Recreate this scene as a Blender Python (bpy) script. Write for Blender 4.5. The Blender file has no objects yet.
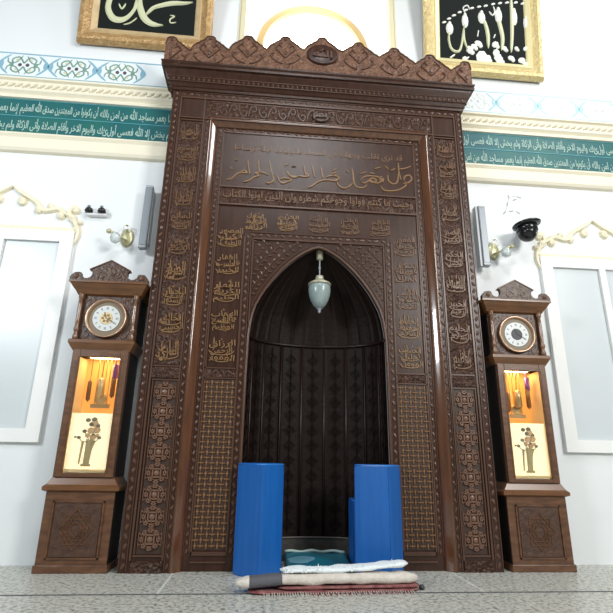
import bpy, bmesh, math, random
from mathutils import Vector, Matrix, noise
random.seed(7)
PI = math.pi
COL = bpy.context.scene.collection

# ------------------------------------------------------------------ materials
def mat(name, color, rough=.5, metal=0, bump=None, bscale=40, bstr=.4, bdist=.01, color2=None, cscale=8, spec=.5, emit=None, estr=0, coat=0, stretch=(1, 1, 1)):
    m = bpy.data.materials.new(name); m.use_nodes = True
    nt = m.node_tree; b = nt.nodes['Principled BSDF']
    b.inputs['Base Color'].default_value = (*color, 1)
    b.inputs['Roughness'].default_value = rough
    b.inputs['Metallic'].default_value = metal
    b.inputs['Specular IOR Level'].default_value = spec
    b.inputs['Coat Weight'].default_value = coat
    tc = nt.nodes.new('ShaderNodeTexCoord')
    mp = nt.nodes.new('ShaderNodeMapping'); mp.inputs['Scale'].default_value = stretch
    nt.links.new(tc.outputs['Object'], mp.inputs['Vector'])
    if color2:
        n = nt.nodes.new('ShaderNodeTexNoise'); n.inputs['Scale'].default_value = cscale; n.inputs['Detail'].default_value = 6
        r = nt.nodes.new('ShaderNodeValToRGB')
        r.color_ramp.elements[0].position = .35; r.color_ramp.elements[1].position = .65
        r.color_ramp.elements[0].color = (*color, 1); r.color_ramp.elements[1].color = (*color2, 1)
        nt.links.new(mp.outputs[0], n.inputs['Vector']); nt.links.new(n.outputs['Fac'], r.inputs[0])
        nt.links.new(r.outputs[0], b.inputs['Base Color'])
    if bump:
        bp = nt.nodes.new('ShaderNodeBump'); bp.inputs['Strength'].default_value = bstr; bp.inputs['Distance'].default_value = bdist
        if bump == 'carve':
            v = nt.nodes.new('ShaderNodeTexVoronoi'); v.feature = 'SMOOTH_F1'; v.inputs['Scale'].default_value = bscale
            n2 = nt.nodes.new('ShaderNodeTexNoise'); n2.inputs['Scale'].default_value = bscale * .35; n2.inputs['Distortion'].default_value = 3
            ma = nt.nodes.new('ShaderNodeMath'); ma.operation = 'ADD'
            nt.links.new(mp.outputs[0], v.inputs['Vector']); nt.links.new(mp.outputs[0], n2.inputs['Vector'])
            nt.links.new(v.outputs['Distance'], ma.inputs[0]); nt.links.new(n2.outputs['Fac'], ma.inputs[1])
            nt.links.new(ma.outputs[0], bp.inputs['Height'])
        else:
            n2 = nt.nodes.new('ShaderNodeTexNoise'); n2.inputs['Scale'].default_value = bscale; n2.inputs['Detail'].default_value = 5
            nt.links.new(mp.outputs[0], n2.inputs['Vector']); nt.links.new(n2.outputs['Fac'], bp.inputs['Height'])
        nt.links.new(bp.outputs[0], b.inputs['Normal'])
    if emit:
        b.inputs['Emission Color'].default_value = (*emit, 1); b.inputs['Emission Strength'].default_value = estr
    return m

M = {}
M['wood'] = mat('carved_wood', (.036, .014, .008), .40, bump='carve', bscale=42, bstr=1, bdist=.02, color2=(.072, .030, .016), cscale=14, spec=.35)
M['plain'] = mat('polished_wood', (.031, .0125, .0075), .32, bump='noise', bscale=30, bstr=.12, color2=(.050, .020, .011), cscale=5, stretch=(6, 6, 1), spec=.35)
M['cove'] = mat('orange_polished_wood', (.080, .030, .012), .16, coat=.8, color2=(.125, .048, .019), cscale=4, stretch=(8, 8, 1))
M['bead'] = mat('bead_wood', (.085, .040, .023), .33)
M['letter'] = mat('gilded_carving', (.235, .130, .055), .38)
M['letterdim'] = mat('brown_carving', (.165, .085, .042), .4)
M['lattice'] = mat('light_lattice_wood', (.205, .100, .038), .45)
M['latticebg'] = mat('lattice_ground', (.040, .018, .010), .5)
M['latticedk'] = mat('dark_lattice_wood', (.16, .085, .055), .35)
M['nichew'] = mat('shaded_niche_wood', (.010, .005, .0035), .55, bump='carve', bscale=30, bstr=.35, bdist=.008, spec=.15)  # the surround's wood darkened, recess shade put into the colour
M['nrib'] = mat('shaded_rib_wood', (.016, .007, .005), .35, spec=.3)  # ribs darkened too, niche shade in the colour
M['wall'] = mat('white_wall_paint', (.78, .81, .82), .55, bump='noise', bscale=20, bstr=.03)
M['cream'] = mat('cream_plaster', (.80, .75, .60), .5)
M['creamrope'] = mat('cream_rope_plaster', (.62, .57, .42), .5)
M['tilewhite'] = mat('pale_tile', (.76, .82, .84), .35)
M['tgreen'] = mat('tile_green', (.20, .33, .27), .4)
M['tblue'] = mat('tile_blue', (.24, .44, .55), .4)
M['tdark'] = mat('tile_dark', (.10, .07, .09), .4)
M['tcream'] = mat('tile_cream', (.62, .60, .40), .4)
M['teal'] = mat('teal_paint', (.012, .112, .130), .4, color2=(.018, .140, .125), cscale=3)
M['tealine'] = mat('teal_line', (.10, .35, .40), .4)
M['script'] = mat('pale_script', (.42, .58, .52), .4)
M['gold'] = mat('gilt_frame', (.40, .235, .095), .42, metal=.35, bump='carve', bscale=45, bstr=.8, bdist=.01, color2=(.55, .36, .16), cscale=22)
M['goldlight'] = mat('pale_gilt', (.56, .41, .22), .4, metal=.2, color2=(.66, .50, .28), cscale=9)
M['goldr'] = mat('yellow_gilt_frame', (.60, .47, .20), .42, metal=.3, bump='carve', bscale=45, bstr=.8, bdist=.01, color2=(.72, .58, .30), cscale=22)
M['goldrl'] = mat('pale_yellow_gilt', (.74, .66, .36), .4, metal=.15)
M['velvet'] = mat('black_velvet', (.010, .013, .012), .8, spec=.15)
M['calli'] = mat('pale_gold_thread', (.62, .64, .42), .45)
M['callw'] = mat('white_thread', (.84, .85, .78), .5)
M['archgold'] = mat('gold_window_trim', (.46, .32, .14), .4, metal=.2)
M['creamtrim'] = mat('cream_gold_trim', (.72, .66, .44), .45)
M['glow'] = mat('bright_window_glass', (1, 1, .95), .3, emit=(1, .97, .85), estr=4.5)
M['floor'] = None
M['blue'] = mat('blue_vinyl', (.008, .115, .42), .38, bump='noise', bscale=5, bstr=.1, color2=(.010, .130, .46), cscale=3, stretch=(8, 8, 1))
M['bluelt'] = mat('light_blue_piping', (.03, .20, .60), .35)
M['bluedk'] = mat('blue_seam', (.006, .085, .34), .5)
M['mat'] = mat('teal_blue_mat', (.010, .115, .175), .4, bump='noise', bscale=6, bstr=.2, color2=(.014, .15, .21), cscale=5)
M['matpale'] = mat('pale_mat_edge', (.42, .55, .50), .6)
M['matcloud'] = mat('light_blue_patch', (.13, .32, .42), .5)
M['marbledk'] = mat('dark_skirting', (.035, .033, .028), .35, color2=(.06, .055, .045), cscale=20)
M['marblelt'] = mat('skirting_edge', (.16, .14, .12), .4)
M['fur'] = mat('white_fleece', (.80, .86, .88), .9, bump='noise', bscale=60, bstr=.9, bdist=.01)
M['creamrug'] = mat('cream_rug', (.60, .54, .47), .95, bump='noise', bscale=90, bstr=.6, color2=(.68, .64, .58), cscale=30)
M['graybandm'] = mat('grey_band', (.10, .10, .115), .8, bump='noise', bscale=80, bstr=.4)
M['maroon'] = mat('maroon_rug', (.19, .045, .055), .95, bump='noise', bscale=90, bstr=.6, color2=(.30, .14, .12), cscale=25)
M['fringe'] = mat('pale_fringe', (.62, .58, .52), .95)
M['fringered'] = mat('red_fringe_knot', (.22, .03, .05), .95)
M['clk'] = mat('clock_walnut', (.080, .034, .015), .35, bump='noise', bscale=20, bstr=.1, color2=(.15, .068, .032), cscale=5, stretch=(2, 2, 6))
M['clkcol'] = mat('polished_column', (.17, .085, .045), .18, coat=.6)
M['clkdk'] = mat('clock_dark_walnut', (.048, .023, .014), .4, bump='carve', bscale=55, bstr=.5, bdist=.006, color2=(.085, .040, .022), cscale=20)
M['clklt'] = mat('clock_orange_walnut', (.120, .050, .019), .30, color2=(.17, .074, .028), cscale=6, stretch=(1, 1, 6))
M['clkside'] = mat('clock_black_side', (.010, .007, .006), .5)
M['brass'] = mat('brass', (.62, .46, .24), .3, metal=.75)
M['bezel'] = mat('bezel_copper', (.50, .33, .22), .28, metal=.7)
M['dialplate'] = mat('dial_plate', (.20, .15, .095), .5)
M['dialwhite'] = mat('dial_white', (.60, .63, .62), .4)
M['black'] = mat('black_plastic', (.010, .010, .012), .22)
M['ink'] = mat('dial_ink', (.04, .04, .05), .5)
M['amber'] = mat('glowing_amber_case_back', (.80, .40, .10), .5, emit=(1, .50, .12), estr=.45)  # glow in the material stands for lamp light on the case back
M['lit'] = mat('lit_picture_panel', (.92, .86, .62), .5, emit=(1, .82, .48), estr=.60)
M['litcream'] = mat('lit_case_trim', (.90, .68, .35), .5)
M['fl1'] = mat('flower_grey', (.22, .20, .14), .6)
M['fl2'] = mat('flower_ochre', (.62, .40, .20), .6)
M['fl3'] = mat('vase_olive', (.45, .36, .17), .6)
M['purple'] = mat('purple_weight', (.30, .12, .38), .3, metal=.3)
M['weight'] = mat('brown_weight', (.26, .12, .05), .3, metal=.4)
M['grey'] = mat('grey_metal', (.27, .30, .33), .4, metal=.2)
M['greylt'] = mat('pale_grey_metal', (.50, .53, .55), .4)
M['white'] = mat('white_plastic', (.80, .80, .83), .4)
M['ornament'] = mat('gold_ivory_ornament', (.82, .76, .56), .5, bump='carve', bscale=40, bstr=.7, color2=(.84, .78, .60), cscale=16)
M['winframe'] = mat('white_window_frame', (.84, .85, .83), .45)
M['wglass'] = mat('grey_window_glass', (.60, .65, .67), .3)
M['lampglass'] = mat('frosted_lamp_glass', (.22, .29, .29), .25, color2=(.30, .37, .36), cscale=10)
M['lampcap'] = mat('pale_brass_cap', (.48, .46, .34), .35, metal=.3)
M['motif'] = mat('grey_painted_motif', (.40, .42, .44), .6)
g = mat('clear_glass', (1, 1, 1), .03); g.node_tree.nodes['Principled BSDF'].inputs['Transmission Weight'].default_value = 1
g.node_tree.nodes['Principled BSDF'].inputs['IOR'].default_value = 1.02
M['glass'] = g
sg = mat('sconce_glass', (.80, .88, .88), .15); sg.node_tree.nodes['Principled BSDF'].inputs['Transmission Weight'].default_value = .6
M['sglass'] = sg

def floor_material():
    m = bpy.data.materials.new('speckled_terrazzo'); m.use_nodes = True
    nt = m.node_tree; b = nt.nodes['Principled BSDF']; b.inputs['Roughness'].default_value = .35
    tc = nt.nodes.new('ShaderNodeTexCoord')
    n = nt.nodes.new('ShaderNodeTexNoise'); n.inputs['Scale'].default_value = 38; n.inputs['Detail'].default_value = 5; n.inputs['Roughness'].default_value = .75
    r = nt.nodes.new('ShaderNodeValToRGB'); e = r.color_ramp.elements
    e[0].position = .40; e[0].color = (.14, .14, .125, 1); e[1].position = .54; e[1].color = (.60, .60, .54, 1)
    x = e.new(.46); x.color = (.40, .41, .37, 1)
    nt.links.new(tc.outputs['Object'], n.inputs['Vector']); nt.links.new(n.outputs['Fac'], r.inputs[0]); nt.links.new(r.outputs[0], b.inputs['Base Color'])
    return m
M['floor'] = floor_material()
M['grout'] = mat('dark_grout', (.09, .10, .10), .8)
M['groutlt'] = mat('pale_joint', (.62, .64, .60), .7)

# ------------------------------------------------------------------ helpers
def add_box(bm, x0, x1, y0, y1, z0, z1):
    vs = [bm.verts.new((x, y, z)) for x in (x0, x1) for y in (y0, y1) for z in (z0, z1)]
    for f in ((0, 1, 3, 2), (4, 6, 7, 5), (0, 4, 5, 1), (2, 3, 7, 6), (0, 2, 6, 4), (1, 5, 7, 3)):
        bm.faces.new([vs[i] for i in f])

def add_prism(bm, pts, y0, y1):
    """outline in XZ extruded along Y"""
    a = [bm.verts.new((x, y0, z)) for x, z in pts]; b = [bm.verts.new((x, y1, z)) for x, z in pts]
    n = len(pts)
    bm.faces.new(a); bm.faces.new(b[::-1])
    for i in range(n): bm.faces.new((a[i], b[i], b[(i + 1) % n], a[(i + 1) % n]))

def add_lathe(bm, prof, c=(0, 0, 0), n=24, axis='z'):
    rings = []
    for r, h in prof:
        ring = []
        for k in range(n):
            t = 2 * PI * k / n; a, b = max(r, 1e-4) * math.cos(t), max(r, 1e-4) * math.sin(t)
            p = (a, b, h) if axis == 'z' else (a, h, b)
            ring.append(bm.verts.new((c[0] + p[0], c[1] + p[1], c[2] + p[2])))
        rings.append(ring)
    for r0, r1 in zip(rings, rings[1:]):
        for k in range(n): bm.faces.new((r0[k], r0[(k + 1) % n], r1[(k + 1) % n], r1[k]))
    bm.faces.new(rings[0]); bm.faces.new(rings[-1][::-1])

def add_tube(bm, pts, r, n=8, closed=False):
    pts = [Vector(p) for p in pts]; rings = []
    N = len(pts)
    for i, p in enumerate(pts):
        if closed: t = pts[(i + 1) % N] - pts[i - 1]
        else: t = pts[min(i + 1, N - 1)] - pts[max(i - 1, 0)]
        t.normalize()
        u = t.cross(Vector((0, 1, 0)))
        if u.length < .1: u = t.cross(Vector((1, 0, 0)))
        u.normalize(); v = t.cross(u)
        rr = r[i] if isinstance(r, (list, tuple)) else r
        rings.append([bm.verts.new(p + (u * math.cos(2 * PI * k / n) + v * math.sin(2 * PI * k / n)) * rr) for k in range(n)])
    for i in range(N if closed else N - 1):
        a, b = rings[i], rings[(i + 1) % N]
        for k in range(n): bm.faces.new((a[k], a[(k + 1) % n], b[(k + 1) % n], b[k]))
    if not closed: bm.faces.new(rings[0][::-1]); bm.faces.new(rings[-1])

def smooth(pts, sub=6):
    out = []
    n = len(pts)
    for i in range(n - 1):
        p0, p1, p2, p3 = pts[max(i - 1, 0)], pts[i], pts[i + 1], pts[min(i + 2, n - 1)]
        for s in range(sub):
            t = s / sub
            out.append(tuple(.5 * (2 * b + (c - a) * t + (2 * a - 5 * b + 4 * c - d) * t * t + (-a + 3 * b - 3 * c + d) * t ** 3) for a, b, c, d in zip(p0, p1, p2, p3)))
    out.append(tuple(pts[-1])); return out

def add_stroke(bm, pts, w, y, th=.004, sub=6, taper=True):
    """raised stroke lying on an XZ plane at depth y, front towards -Y; pts (x,z) or (x,z,w)"""
    P = smooth([(p[0], p[1], p[2] if len(p) > 2 else w) for p in pts], sub) if sub > 1 else [(p[0], p[1], w) for p in pts]
    N = len(P); rows = []
    for i, (x, z, ww) in enumerate(P):
        a, b = P[max(i - 1, 0)], P[min(i + 1, N - 1)]
        dx, dz = b[0] - a[0], b[1] - a[1]; L = math.hypot(dx, dz) or 1
        nx, nz = -dz / L, dx / L
        h = ww / 2
        if taper: h *= min(1, .25 + 6 * min(i, N - 1 - i) / N)
        rows.append([bm.verts.new((x - nx * h, y, z - nz * h)), bm.verts.new((x - nx * h * .5, y - th, z - nz * h * .5)),
                     bm.verts.new((x + nx * h * .5, y - th, z + nz * h * .5)), bm.verts.new((x + nx * h, y, z + nz * h))])
    for a, b in zip(rows, rows[1:]):
        for k in range(3): bm.faces.new((a[k], b[k], b[k + 1], a[k + 1]))
    bm.faces.new(rows[0]); bm.faces.new(rows[-1][::-1])

def add_gem(bm, x, z, y, rx, rz, d, n=8, rot=0):
    c = bm.verts.new((x, y - d, z)); ring = []; mid = []
    for k in range(n):
        t = 2 * PI * k / n
        a, b = rx * math.cos(t), rz * math.sin(t); ca, sa = math.cos(rot), math.sin(rot)
        px, pz = a * ca - b * sa, a * sa + b * ca
        ring.append(bm.verts.new((x + px, y, z + pz))); mid.append(bm.verts.new((x + px * .7, y - d * .7, z + pz * .7)))
    for k in range(n):
        j = (k + 1) % n
        bm.faces.new((ring[k], ring[j], mid[j], mid[k])); bm.faces.new((mid[k], mid[j], c))

def obj(name, bm, m, parent=None, sm=False, loc=None):
    if isinstance(bm, bpy.types.Mesh): me = bm
    else:
        bmesh.ops.recalc_face_normals(bm, faces=bm.faces)
        me = bpy.data.meshes.new(name); bm.to_mesh(me); bm.free()
    me.materials.clear(); me.materials.append(M[m] if isinstance(m, str) else m)
    if sm:
        for p in me.polygons: p.use_smooth = True
    o = bpy.data.objects.new(name, me); COL.objects.link(o)
    if parent: o.parent = parent
    if loc: o.location = loc
    return o

def thing(name, label, cat, loc=(0, 0, 0), rotz=0, group=None):
    o = bpy.data.objects.new(name, None); COL.objects.link(o); o.empty_display_size = .1
    o.location = loc; o.rotation_euler = (0, 0, rotz); tag(o, label, cat, group); return o

def tag(o, label, cat=None, group=None):
    o['label'] = label
    if cat: o['category'] = cat
    if group: o['group'] = group
    return o

def joined(name, parts, parent):
    """several bmeshes, each with its own material, in ONE mesh"""
    vs, fs, mi = [], [], []
    for k, (bm, m) in enumerate(parts):
        bmesh.ops.recalc_face_normals(bm, faces=bm.faces); bm.verts.index_update(); o = len(vs)
        vs += [tuple(v.co) for v in bm.verts]
        for f in bm.faces: fs.append([v.index + o for v in f.verts]); mi.append(k)
        bm.free()
    me = bpy.data.meshes.new(name); me.from_pydata(vs, [], fs)
    for bm, m in parts: me.materials.append(M[m])
    me.polygons.foreach_set('material_index', mi)
    o = bpy.data.objects.new(name, me); COL.objects.link(o); o.parent = parent; return o

def struct(name, bm, m, label=None, sm=False):
    o = obj(name, bm, m, sm=sm); o['kind'] = 'structure'
    if label: o['label'] = label
    return o

def bevel(o, w=.006, seg=2):
    b = o.modifiers.new('bevel', 'BEVEL'); b.width = w; b.segments = seg; b.limit_method = 'ANGLE'; return o
B = bmesh.new

# ------------------------------------------------------------------ arabic lettering
FORMS = {}
for ch, code, dual in (('ا', 0xFE8D, 0), ('أ', 0xFE83, 0), ('إ', 0xFE87, 0), ('ب', 0xFE8F, 1), ('ة', 0xFE93, 0), ('ت', 0xFE95, 1), ('ث', 0xFE99, 1), ('ج', 0xFE9D, 1),
                       ('ح', 0xFEA1, 1), ('خ', 0xFEA5, 1), ('د', 0xFEA9, 0), ('ذ', 0xFEAB, 0), ('ر', 0xFEAD, 0), ('ز', 0xFEAF, 0), ('س', 0xFEB1, 1), ('ش', 0xFEB5, 1),
                       ('ص', 0xFEB9, 1), ('ض', 0xFEBD, 1), ('ط', 0xFEC1, 1), ('ظ', 0xFEC5, 1), ('ع', 0xFEC9, 1), ('غ', 0xFECD, 1), ('ف', 0xFED1, 1), ('ق', 0xFED5, 1),
                       ('ك', 0xFED9, 1), ('ل', 0xFEDD, 1), ('م', 0xFEE1, 1), ('ن', 0xFEE5, 1), ('ه', 0xFEE9, 1), ('و', 0xFEED, 0), ('ى', 0xFEEF, 0), ('ي', 0xFEF1, 1)):
    FORMS[ch] = (code, dual)
def shape_word(w):
    w = w.replace('لا', '\ufefb'); out = []
    if w == 'الله': return ['\ufdf2']
    for i, c in enumerate(w):
        if c == '\ufefb':
            pj = i > 0 and w[i - 1] in FORMS and FORMS[w[i - 1]][1]; out.append('\ufefc' if pj else c); continue
        if c not in FORMS: out.append(c); continue
        code, dual = FORMS[c]
        pj = i > 0 and w[i - 1] in FORMS and FORMS[w[i - 1]][1]
        nj = dual and i + 1 < len(w) and (w[i + 1] in FORMS or w[i + 1] == '\ufefb')
        out.append(chr(code + (3 if pj and nj else 2 if nj else 1 if pj else 0)))
    return out
def shape(s):
    return ''.join(reversed(' '.join(''.join(shape_word(w)) for w in s.split(' '))))
_cache = {}
def text_mesh(s, bold=.012):
    key = (s, bold)
    if key not in _cache:
        c = bpy.data.curves.new('inscription', 'FONT'); c.body = shape(s); c.size = 1; c.resolution_u = 2; c.extrude = .5; c.offset = bold
        o = bpy.data.objects.new('inscription', c); COL.objects.link(o)
        dg = bpy.context.evaluated_depsgraph_get(); dg.update()
        me = bpy.data.meshes.new_from_object(o.evaluated_get(dg))
        bpy.data.objects.remove(o); bpy.data.curves.remove(c)
        vs = [v.co.copy() for v in me.vertices]; fs = [tuple(p.vertices) for p in me.polygons]
        bpy.data.meshes.remove(me)
        x0, x1 = min(v.x for v in vs), max(v.x for v in vs); y0, y1 = min(v.y for v in vs), max(v.y for v in vs)
        _cache[key] = ([((v.x - x0) / (x1 - x0) - .5, (v.y - y0) / (y1 - y0) - .5, v.z) for v in vs], fs, (x1 - x0) / (y1 - y0))
    return _cache[key]
def add_text(bm, s, cx, cz, w, h, y, th=.005, bold=.012, shear=0, rot=0):
    vs, fs, _ = text_mesh(s, bold); ca, sa = math.cos(rot), math.sin(rot)
    bv = []
    for x, z, d in vs:
        X, Z = x * w + z * shear, z * h
        bv.append(bm.verts.new((cx + X * ca - Z * sa, y - th if d > 0 else y + .001, cz + X * sa + Z * ca)))
    for f in fs:
        try: bm.faces.new([bv[i] for i in f])
        except ValueError: pass

# ------------------------------------------------------------------ setting
WY = .27
bm = B()
for x0, x1, z0, z1 in ((-5.2, -.99, -.02, 4.15), (.99, 5.2, -.02, 4.15), (-.99, .99, 3.7, 4.15), (-5.2, -.80, 4.15, 7.6), (.80, 5.2, 4.15, 7.6), (-.80, .80, 7.0, 7.6)):
    add_box(bm, x0, x1, WY, WY + .2, z0, z1)
struct('wall_front', bm, 'wall')
bm = B(); add_box(bm, -1.5, 1.5, .95, 1.05, 3.9, 7.4); add_box(bm, -1.0, -.80, WY + .2, .95, 3.9, 7.4); add_box(bm, .80, 1.0, WY + .2, .95, 3.9, 7.4)
add_box(bm, -.8, .8, WY + .2, .95, 3.9, 4.15); add_box(bm, -.8, .8, WY + .2, .95, 7.0, 7.1)
struct('wall_recess', bm, 'wall')
bm = B(); add_box(bm, -5.2, 5.2, -8, WY + .2, -.12, 0); struct('floor', bm, 'floor')
bm = B(); add_box(bm, -5.2, 5.2, -.562, -.538, -.002, .0008); struct('trim_1', bm, 'grout', 'dark grout line across the terrazzo')
for i, x in enumerate((-2.97, -.99, .975, 2.96)):
    bm = B(); add_box(bm, x - .006, x + .006, -.54, 0, -.002, .0010); struct('trim_%d' % (i + 2), bm, 'groutlt')
# trims either side of the upper opening
for i, s in enumerate((-1, 1)):
    bm = B(); add_box(bm, s * .80 - .025, s * .80 + .025, WY - .02, WY, 4.15, 7.0)
    add_box(bm, s * .80 - .045, s * .80 - .032, WY - .012, WY, 4.15, 7.0); add_box(bm, s * .80 + .032, s * .80 + .045, WY - .012, WY, 4.15, 7.0)
    struct('trim_%d' % (i + 6), bm, 'creamtrim')
# arched window
R0, ZC, WYY = .60, 5.50, .95
bm = B(); pts = [(-R0, 4.3)] + [(R0 * math.cos(PI - PI * k / 24), ZC + R0 * math.sin(PI - PI * k / 24)) for k in range(25)] + [(R0, 4.3)]
add_prism(bm, pts, WYY - .02, WYY - .005)
wn = struct('window_1', bm, 'glow', 'bright round-arched window above the carved crest')
bm = B(); ro = .68
o1 = [(-ro, 4.3)] + [(ro * math.cos(PI - PI * k / 24), ZC + ro * math.sin(PI - PI * k / 24)) for k in range(25)] + [(ro, 4.3)]
for i in range(len(o1) - 1):
    a, b, c, d = o1[i], o1[i + 1], pts[i + 1], pts[i]
    vs0 = [bm.verts.new((p[0], WYY - .07, p[1])) for p in (a, b, c, d)]; vs1 = [bm.verts.new((p[0], WYY, p[1])) for p in (a, b, c, d)]
    bm.faces.new(vs0); bm.faces.new(vs1[::-1])
    for k in range(4): bm.faces.new((vs0[k], vs1[k], vs1[(k + 1) % 4], vs0[(k + 1) % 4]))
obj('window_frame', bm, 'archgold', wn)
bm = B()
for s in (-1, 1): add_box(bm, s * .64 - .055, s * .64 + .055, WYY - .09, WYY, ZC - .14, ZC - .10)
obj('window_clasp', bm, 'brass', wn)

# ------------------------------------------------------------------ wall friezes
M['tgreenr'] = mat('overlit_tile_green', (.66, .74, .72), .4); M['tbluer'] = mat('overlit_tile_blue', (.40, .62, .72), .4)  # these four right-side tile copies carry the overexposure in their colour
M['tdarkr'] = mat('overlit_tile_dark', (.55, .55, .60), .4); M['tcreamr'] = mat('overlit_tile_cream', (.74, .77, .72), .4)
def band_extent(side): return (side * 1.366, side * 5.0)
def frieze(side, name_side):
    x0, x1 = sorted(band_extent(side))
    # lower cream moulding
    y = WY
    prof = [(0, 3.39), (.035, 3.40), (.05, 3.425), (.05, 3.45), (.02, 3.47), (.02, 3.55), (.04, 3.575), (.04, 3.59), (0, 3.59)]
    def mould(prof, nm, m):
        bm = B(); a = [bm.verts.new((x0, y - d, z)) for d, z in prof]; b = [bm.verts.new((x1, y - d, z)) for d, z in prof]
        for i in range(len(prof)): j = (i + 1) % len(prof); bm.faces.new((a[i], b[i], b[j], a[j]))
        bm.faces.new(a); bm.faces.new(b[::-1]); return struct(nm, bm, m)
    mould(prof, 'trim_%d' % (8 if side < 0 else 9), 'cream')
    o = mould([(0, 3.975), (.03, 3.98), (.035, 4.0), (.02, 4.02), (.05, 4.045), (.05, 4.06), (.03, 4.065), (.03, 4.165), (.055, 4.175), (.055, 4.195), (0, 4.21)], 'trim_%d' % (10 if side < 0 else 11), 'cream')
    bm = B(); x = x0 + .04
    while x < x1 - .03:
        add_gem(bm, x, 4.115, WY - .03, .036, .016, .016, 6, rot=.7); add_gem(bm, x + .034, 4.097, WY - .03, .012, .012, .01, 5); x += .068
    obj('rope_relief', bm, 'creamrope', o)
    # calligraphy band
    t = thing('calligraphy_band', 'teal band with two lines of pale script, %s of the carved wooden niche front' % name_side, 'inscription', ((x0 + x1) / 2, WY - .002, 3.59))
    W = (x1 - x0) / 2
    bm = B(); add_box(bm, -W, W, -.012, 0, 0, .385); obj('panel', bm, 'teal', t)
    bm = B(); add_box(bm, -W, W, -.016, -.012, .189, .196); add_box(bm, -W, W, -.016, -.012, .006, .012); add_box(bm, -W, W, -.016, -.012, .373, .379); obj('dividing_line', bm, 'tealine', t)
    lines = (('إنما يعمر مساجد الله من امن بالله', 'واليوم الاخر وأقام الصلاة وأتى الزكاة'), ('ولم يخش إلا الله فعسى أولئك', 'أن يكونوا من المهتدين صدق الله العظيم'))
    if side > 0: lines = (lines[1], lines[0])
    for r in (0, 1):
        for q in range(5):
            bm = B(); add_text(bm, lines[(r + q) % 2][q % 2], -W + (q + .5) * 2 * W / 5, .283 - r * .19, 2 * W / 5 - .02, .160, -.012, .004, .008)
            obj('script_line', bm, 'script', t)
    # tile band
    t = thing('tile_band', 'pale tile band of %s arabesque knots, %s of the carved wooden crest' % ('blue and green' if side < 0 else 'glare-paled blue', name_side), 'tile frieze', ((x0 + x1) / 2, WY - .002, 4.225))
    pb = B(); add_box(pb, -W, W, -.012, 0, 0, .285)
    g1, b1, d1, c1 = B(), B(), B(), B()
    add_box(b1, -W, W, -.015, -.012, .268, .280); add_box(b1, -W, W, -.015, -.012, .006, .014)
    P = .46; n = int(2 * W / P); off = -W + (2 * W - n * P) / 2
    for k in range(n + 1):
        cx = off + k * P + .08
        if cx < -W + .16 or cx > W - .16: continue
        cz = .142; yy = -.012
        for s in (-1, 1):
            # knot of the star
            add_stroke(g1, [(cx, cz + .02), (cx + s * .05, cz + .09), (cx + s * .11, cz + .06), (cx + s * .10, cz), (cx + s * .11, cz - .06), (cx + s * .05, cz - .09), (cx, cz - .02)], .017, yy, .003, 5, False)
            add_stroke(g1, [(cx + s * .02, cz + .11), (cx + s * .07, cz + .03), (cx + s * .14, cz + .02), (cx + s * .155, cz + .075)], .015, yy, .003, 5)
            add_stroke(g1, [(cx + s * .02, cz - .11), (cx + s * .07, cz - .03), (cx + s * .14, cz - .02), (cx + s * .155, cz - .075)], .015, yy, .003, 5)
            add_stroke(b1, [(cx + s * .13, cz + .115), (cx + s * .19, cz + .06), (cx + s * .23, cz), (cx + s * .19, cz - .06), (cx + s * .13, cz - .115)], .022, yy, .003, 5)
            add_gem(b1, cx + s * .205, cz, yy, .022, .05, .003)
            add_gem(c1, cx + s * .06, cz + .055, yy, .02, .018, .003); add_gem(c1, cx + s * .06, cz - .055, yy, .02, .018, .003)
            add_gem(d1, cx + s * .035, cz, yy, .019, .022, .003)
            add_gem(g1, cx + s * .12, cz, yy, .014, .02, .003)
    e = '' if side < 0 else 'r'
    joined('tile_panel', [(pb, 'tilewhite'), (g1, 'tgreen' + e), (b1, 'tblue' + e), (d1, 'tdark' + e), (c1, 'tcream' + e)], t)
frieze(-1, 'left'); frieze(1, 'right')

# ------------------------------------------------------------------ mihrab
mih = thing('mihrab', 'tall carved dark wood prayer niche front with gilded lettering and a pointed arch', 'prayer niche', (0, 0, 0))
W = 1.365; IY = .05
# outer surround: U shaped board from Y=0 to the wall
bm = B()
add_box(bm, -W, -1.0, 0, WY, 0, 4.0); add_box(bm, 1.0, W, 0, WY, 0, 4.0); add_box(bm, -1.0, 1.0, 0, WY, 3.70, 4.0)
obj('surround', bm, 'plain', mih)
# carved ground panels on the surround
for s in (-1, 1):
    bm = B(); add_box(bm, s * 1.175 - .098, s * 1.175 + .098, -.004, 0, 1.44, 3.66); obj('letter_panel', bm, 'wood', mih)
    bm = B(); add_box(bm, s * 1.165 - .082, s * 1.165 + .082, -.003, 0, .12, 1.31); obj('lattice_ground', bm, 'latticebg', mih)
    for z0, z1 in ((.0, .075), (1.335, 1.415)):
        bm = B(); add_box(bm, s * 1.175 - .105, s * 1.175 + .105, -.010, 0, z0, z1); obj('cross_rail', bm, 'wood', mih)
bm = B(); add_box(bm, -1.05, 1.05, -.004, 0, 3.715, 3.905); obj('frieze_panel', bm, 'wood', mih)
for s in (-1, 1):
    bm = B(); add_box(bm, s * 1.17 - .1, s * 1.17 + .1, -.004, 0, 3.715, 3.905); obj('corner_panel', bm, 'plain', mih)
# thin raised fillets
bm = B()
for s in (-1, 1):
    for x in (1.285, 1.068): add_box(bm, s * x - .006, s * x + .006, -.012, 0, .08, 3.92)
    for x in (1.262, 1.075): add_box(bm, s * x - .004, s * x + .004, -.012, 0, .12, 1.31)
    for z in (.108, 1.318, 1.425, 3.672): add_box(bm, s * 1.17 - .10, s * 1.17 + .10, -.013, 0, z - .005, z + .005)
for z in (3.70, 3.915): add_box(bm, -1.29, 1.29, -.013, 0, z - .006, z + .006)
obj('fillet', bm, 'bead', mih)
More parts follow.
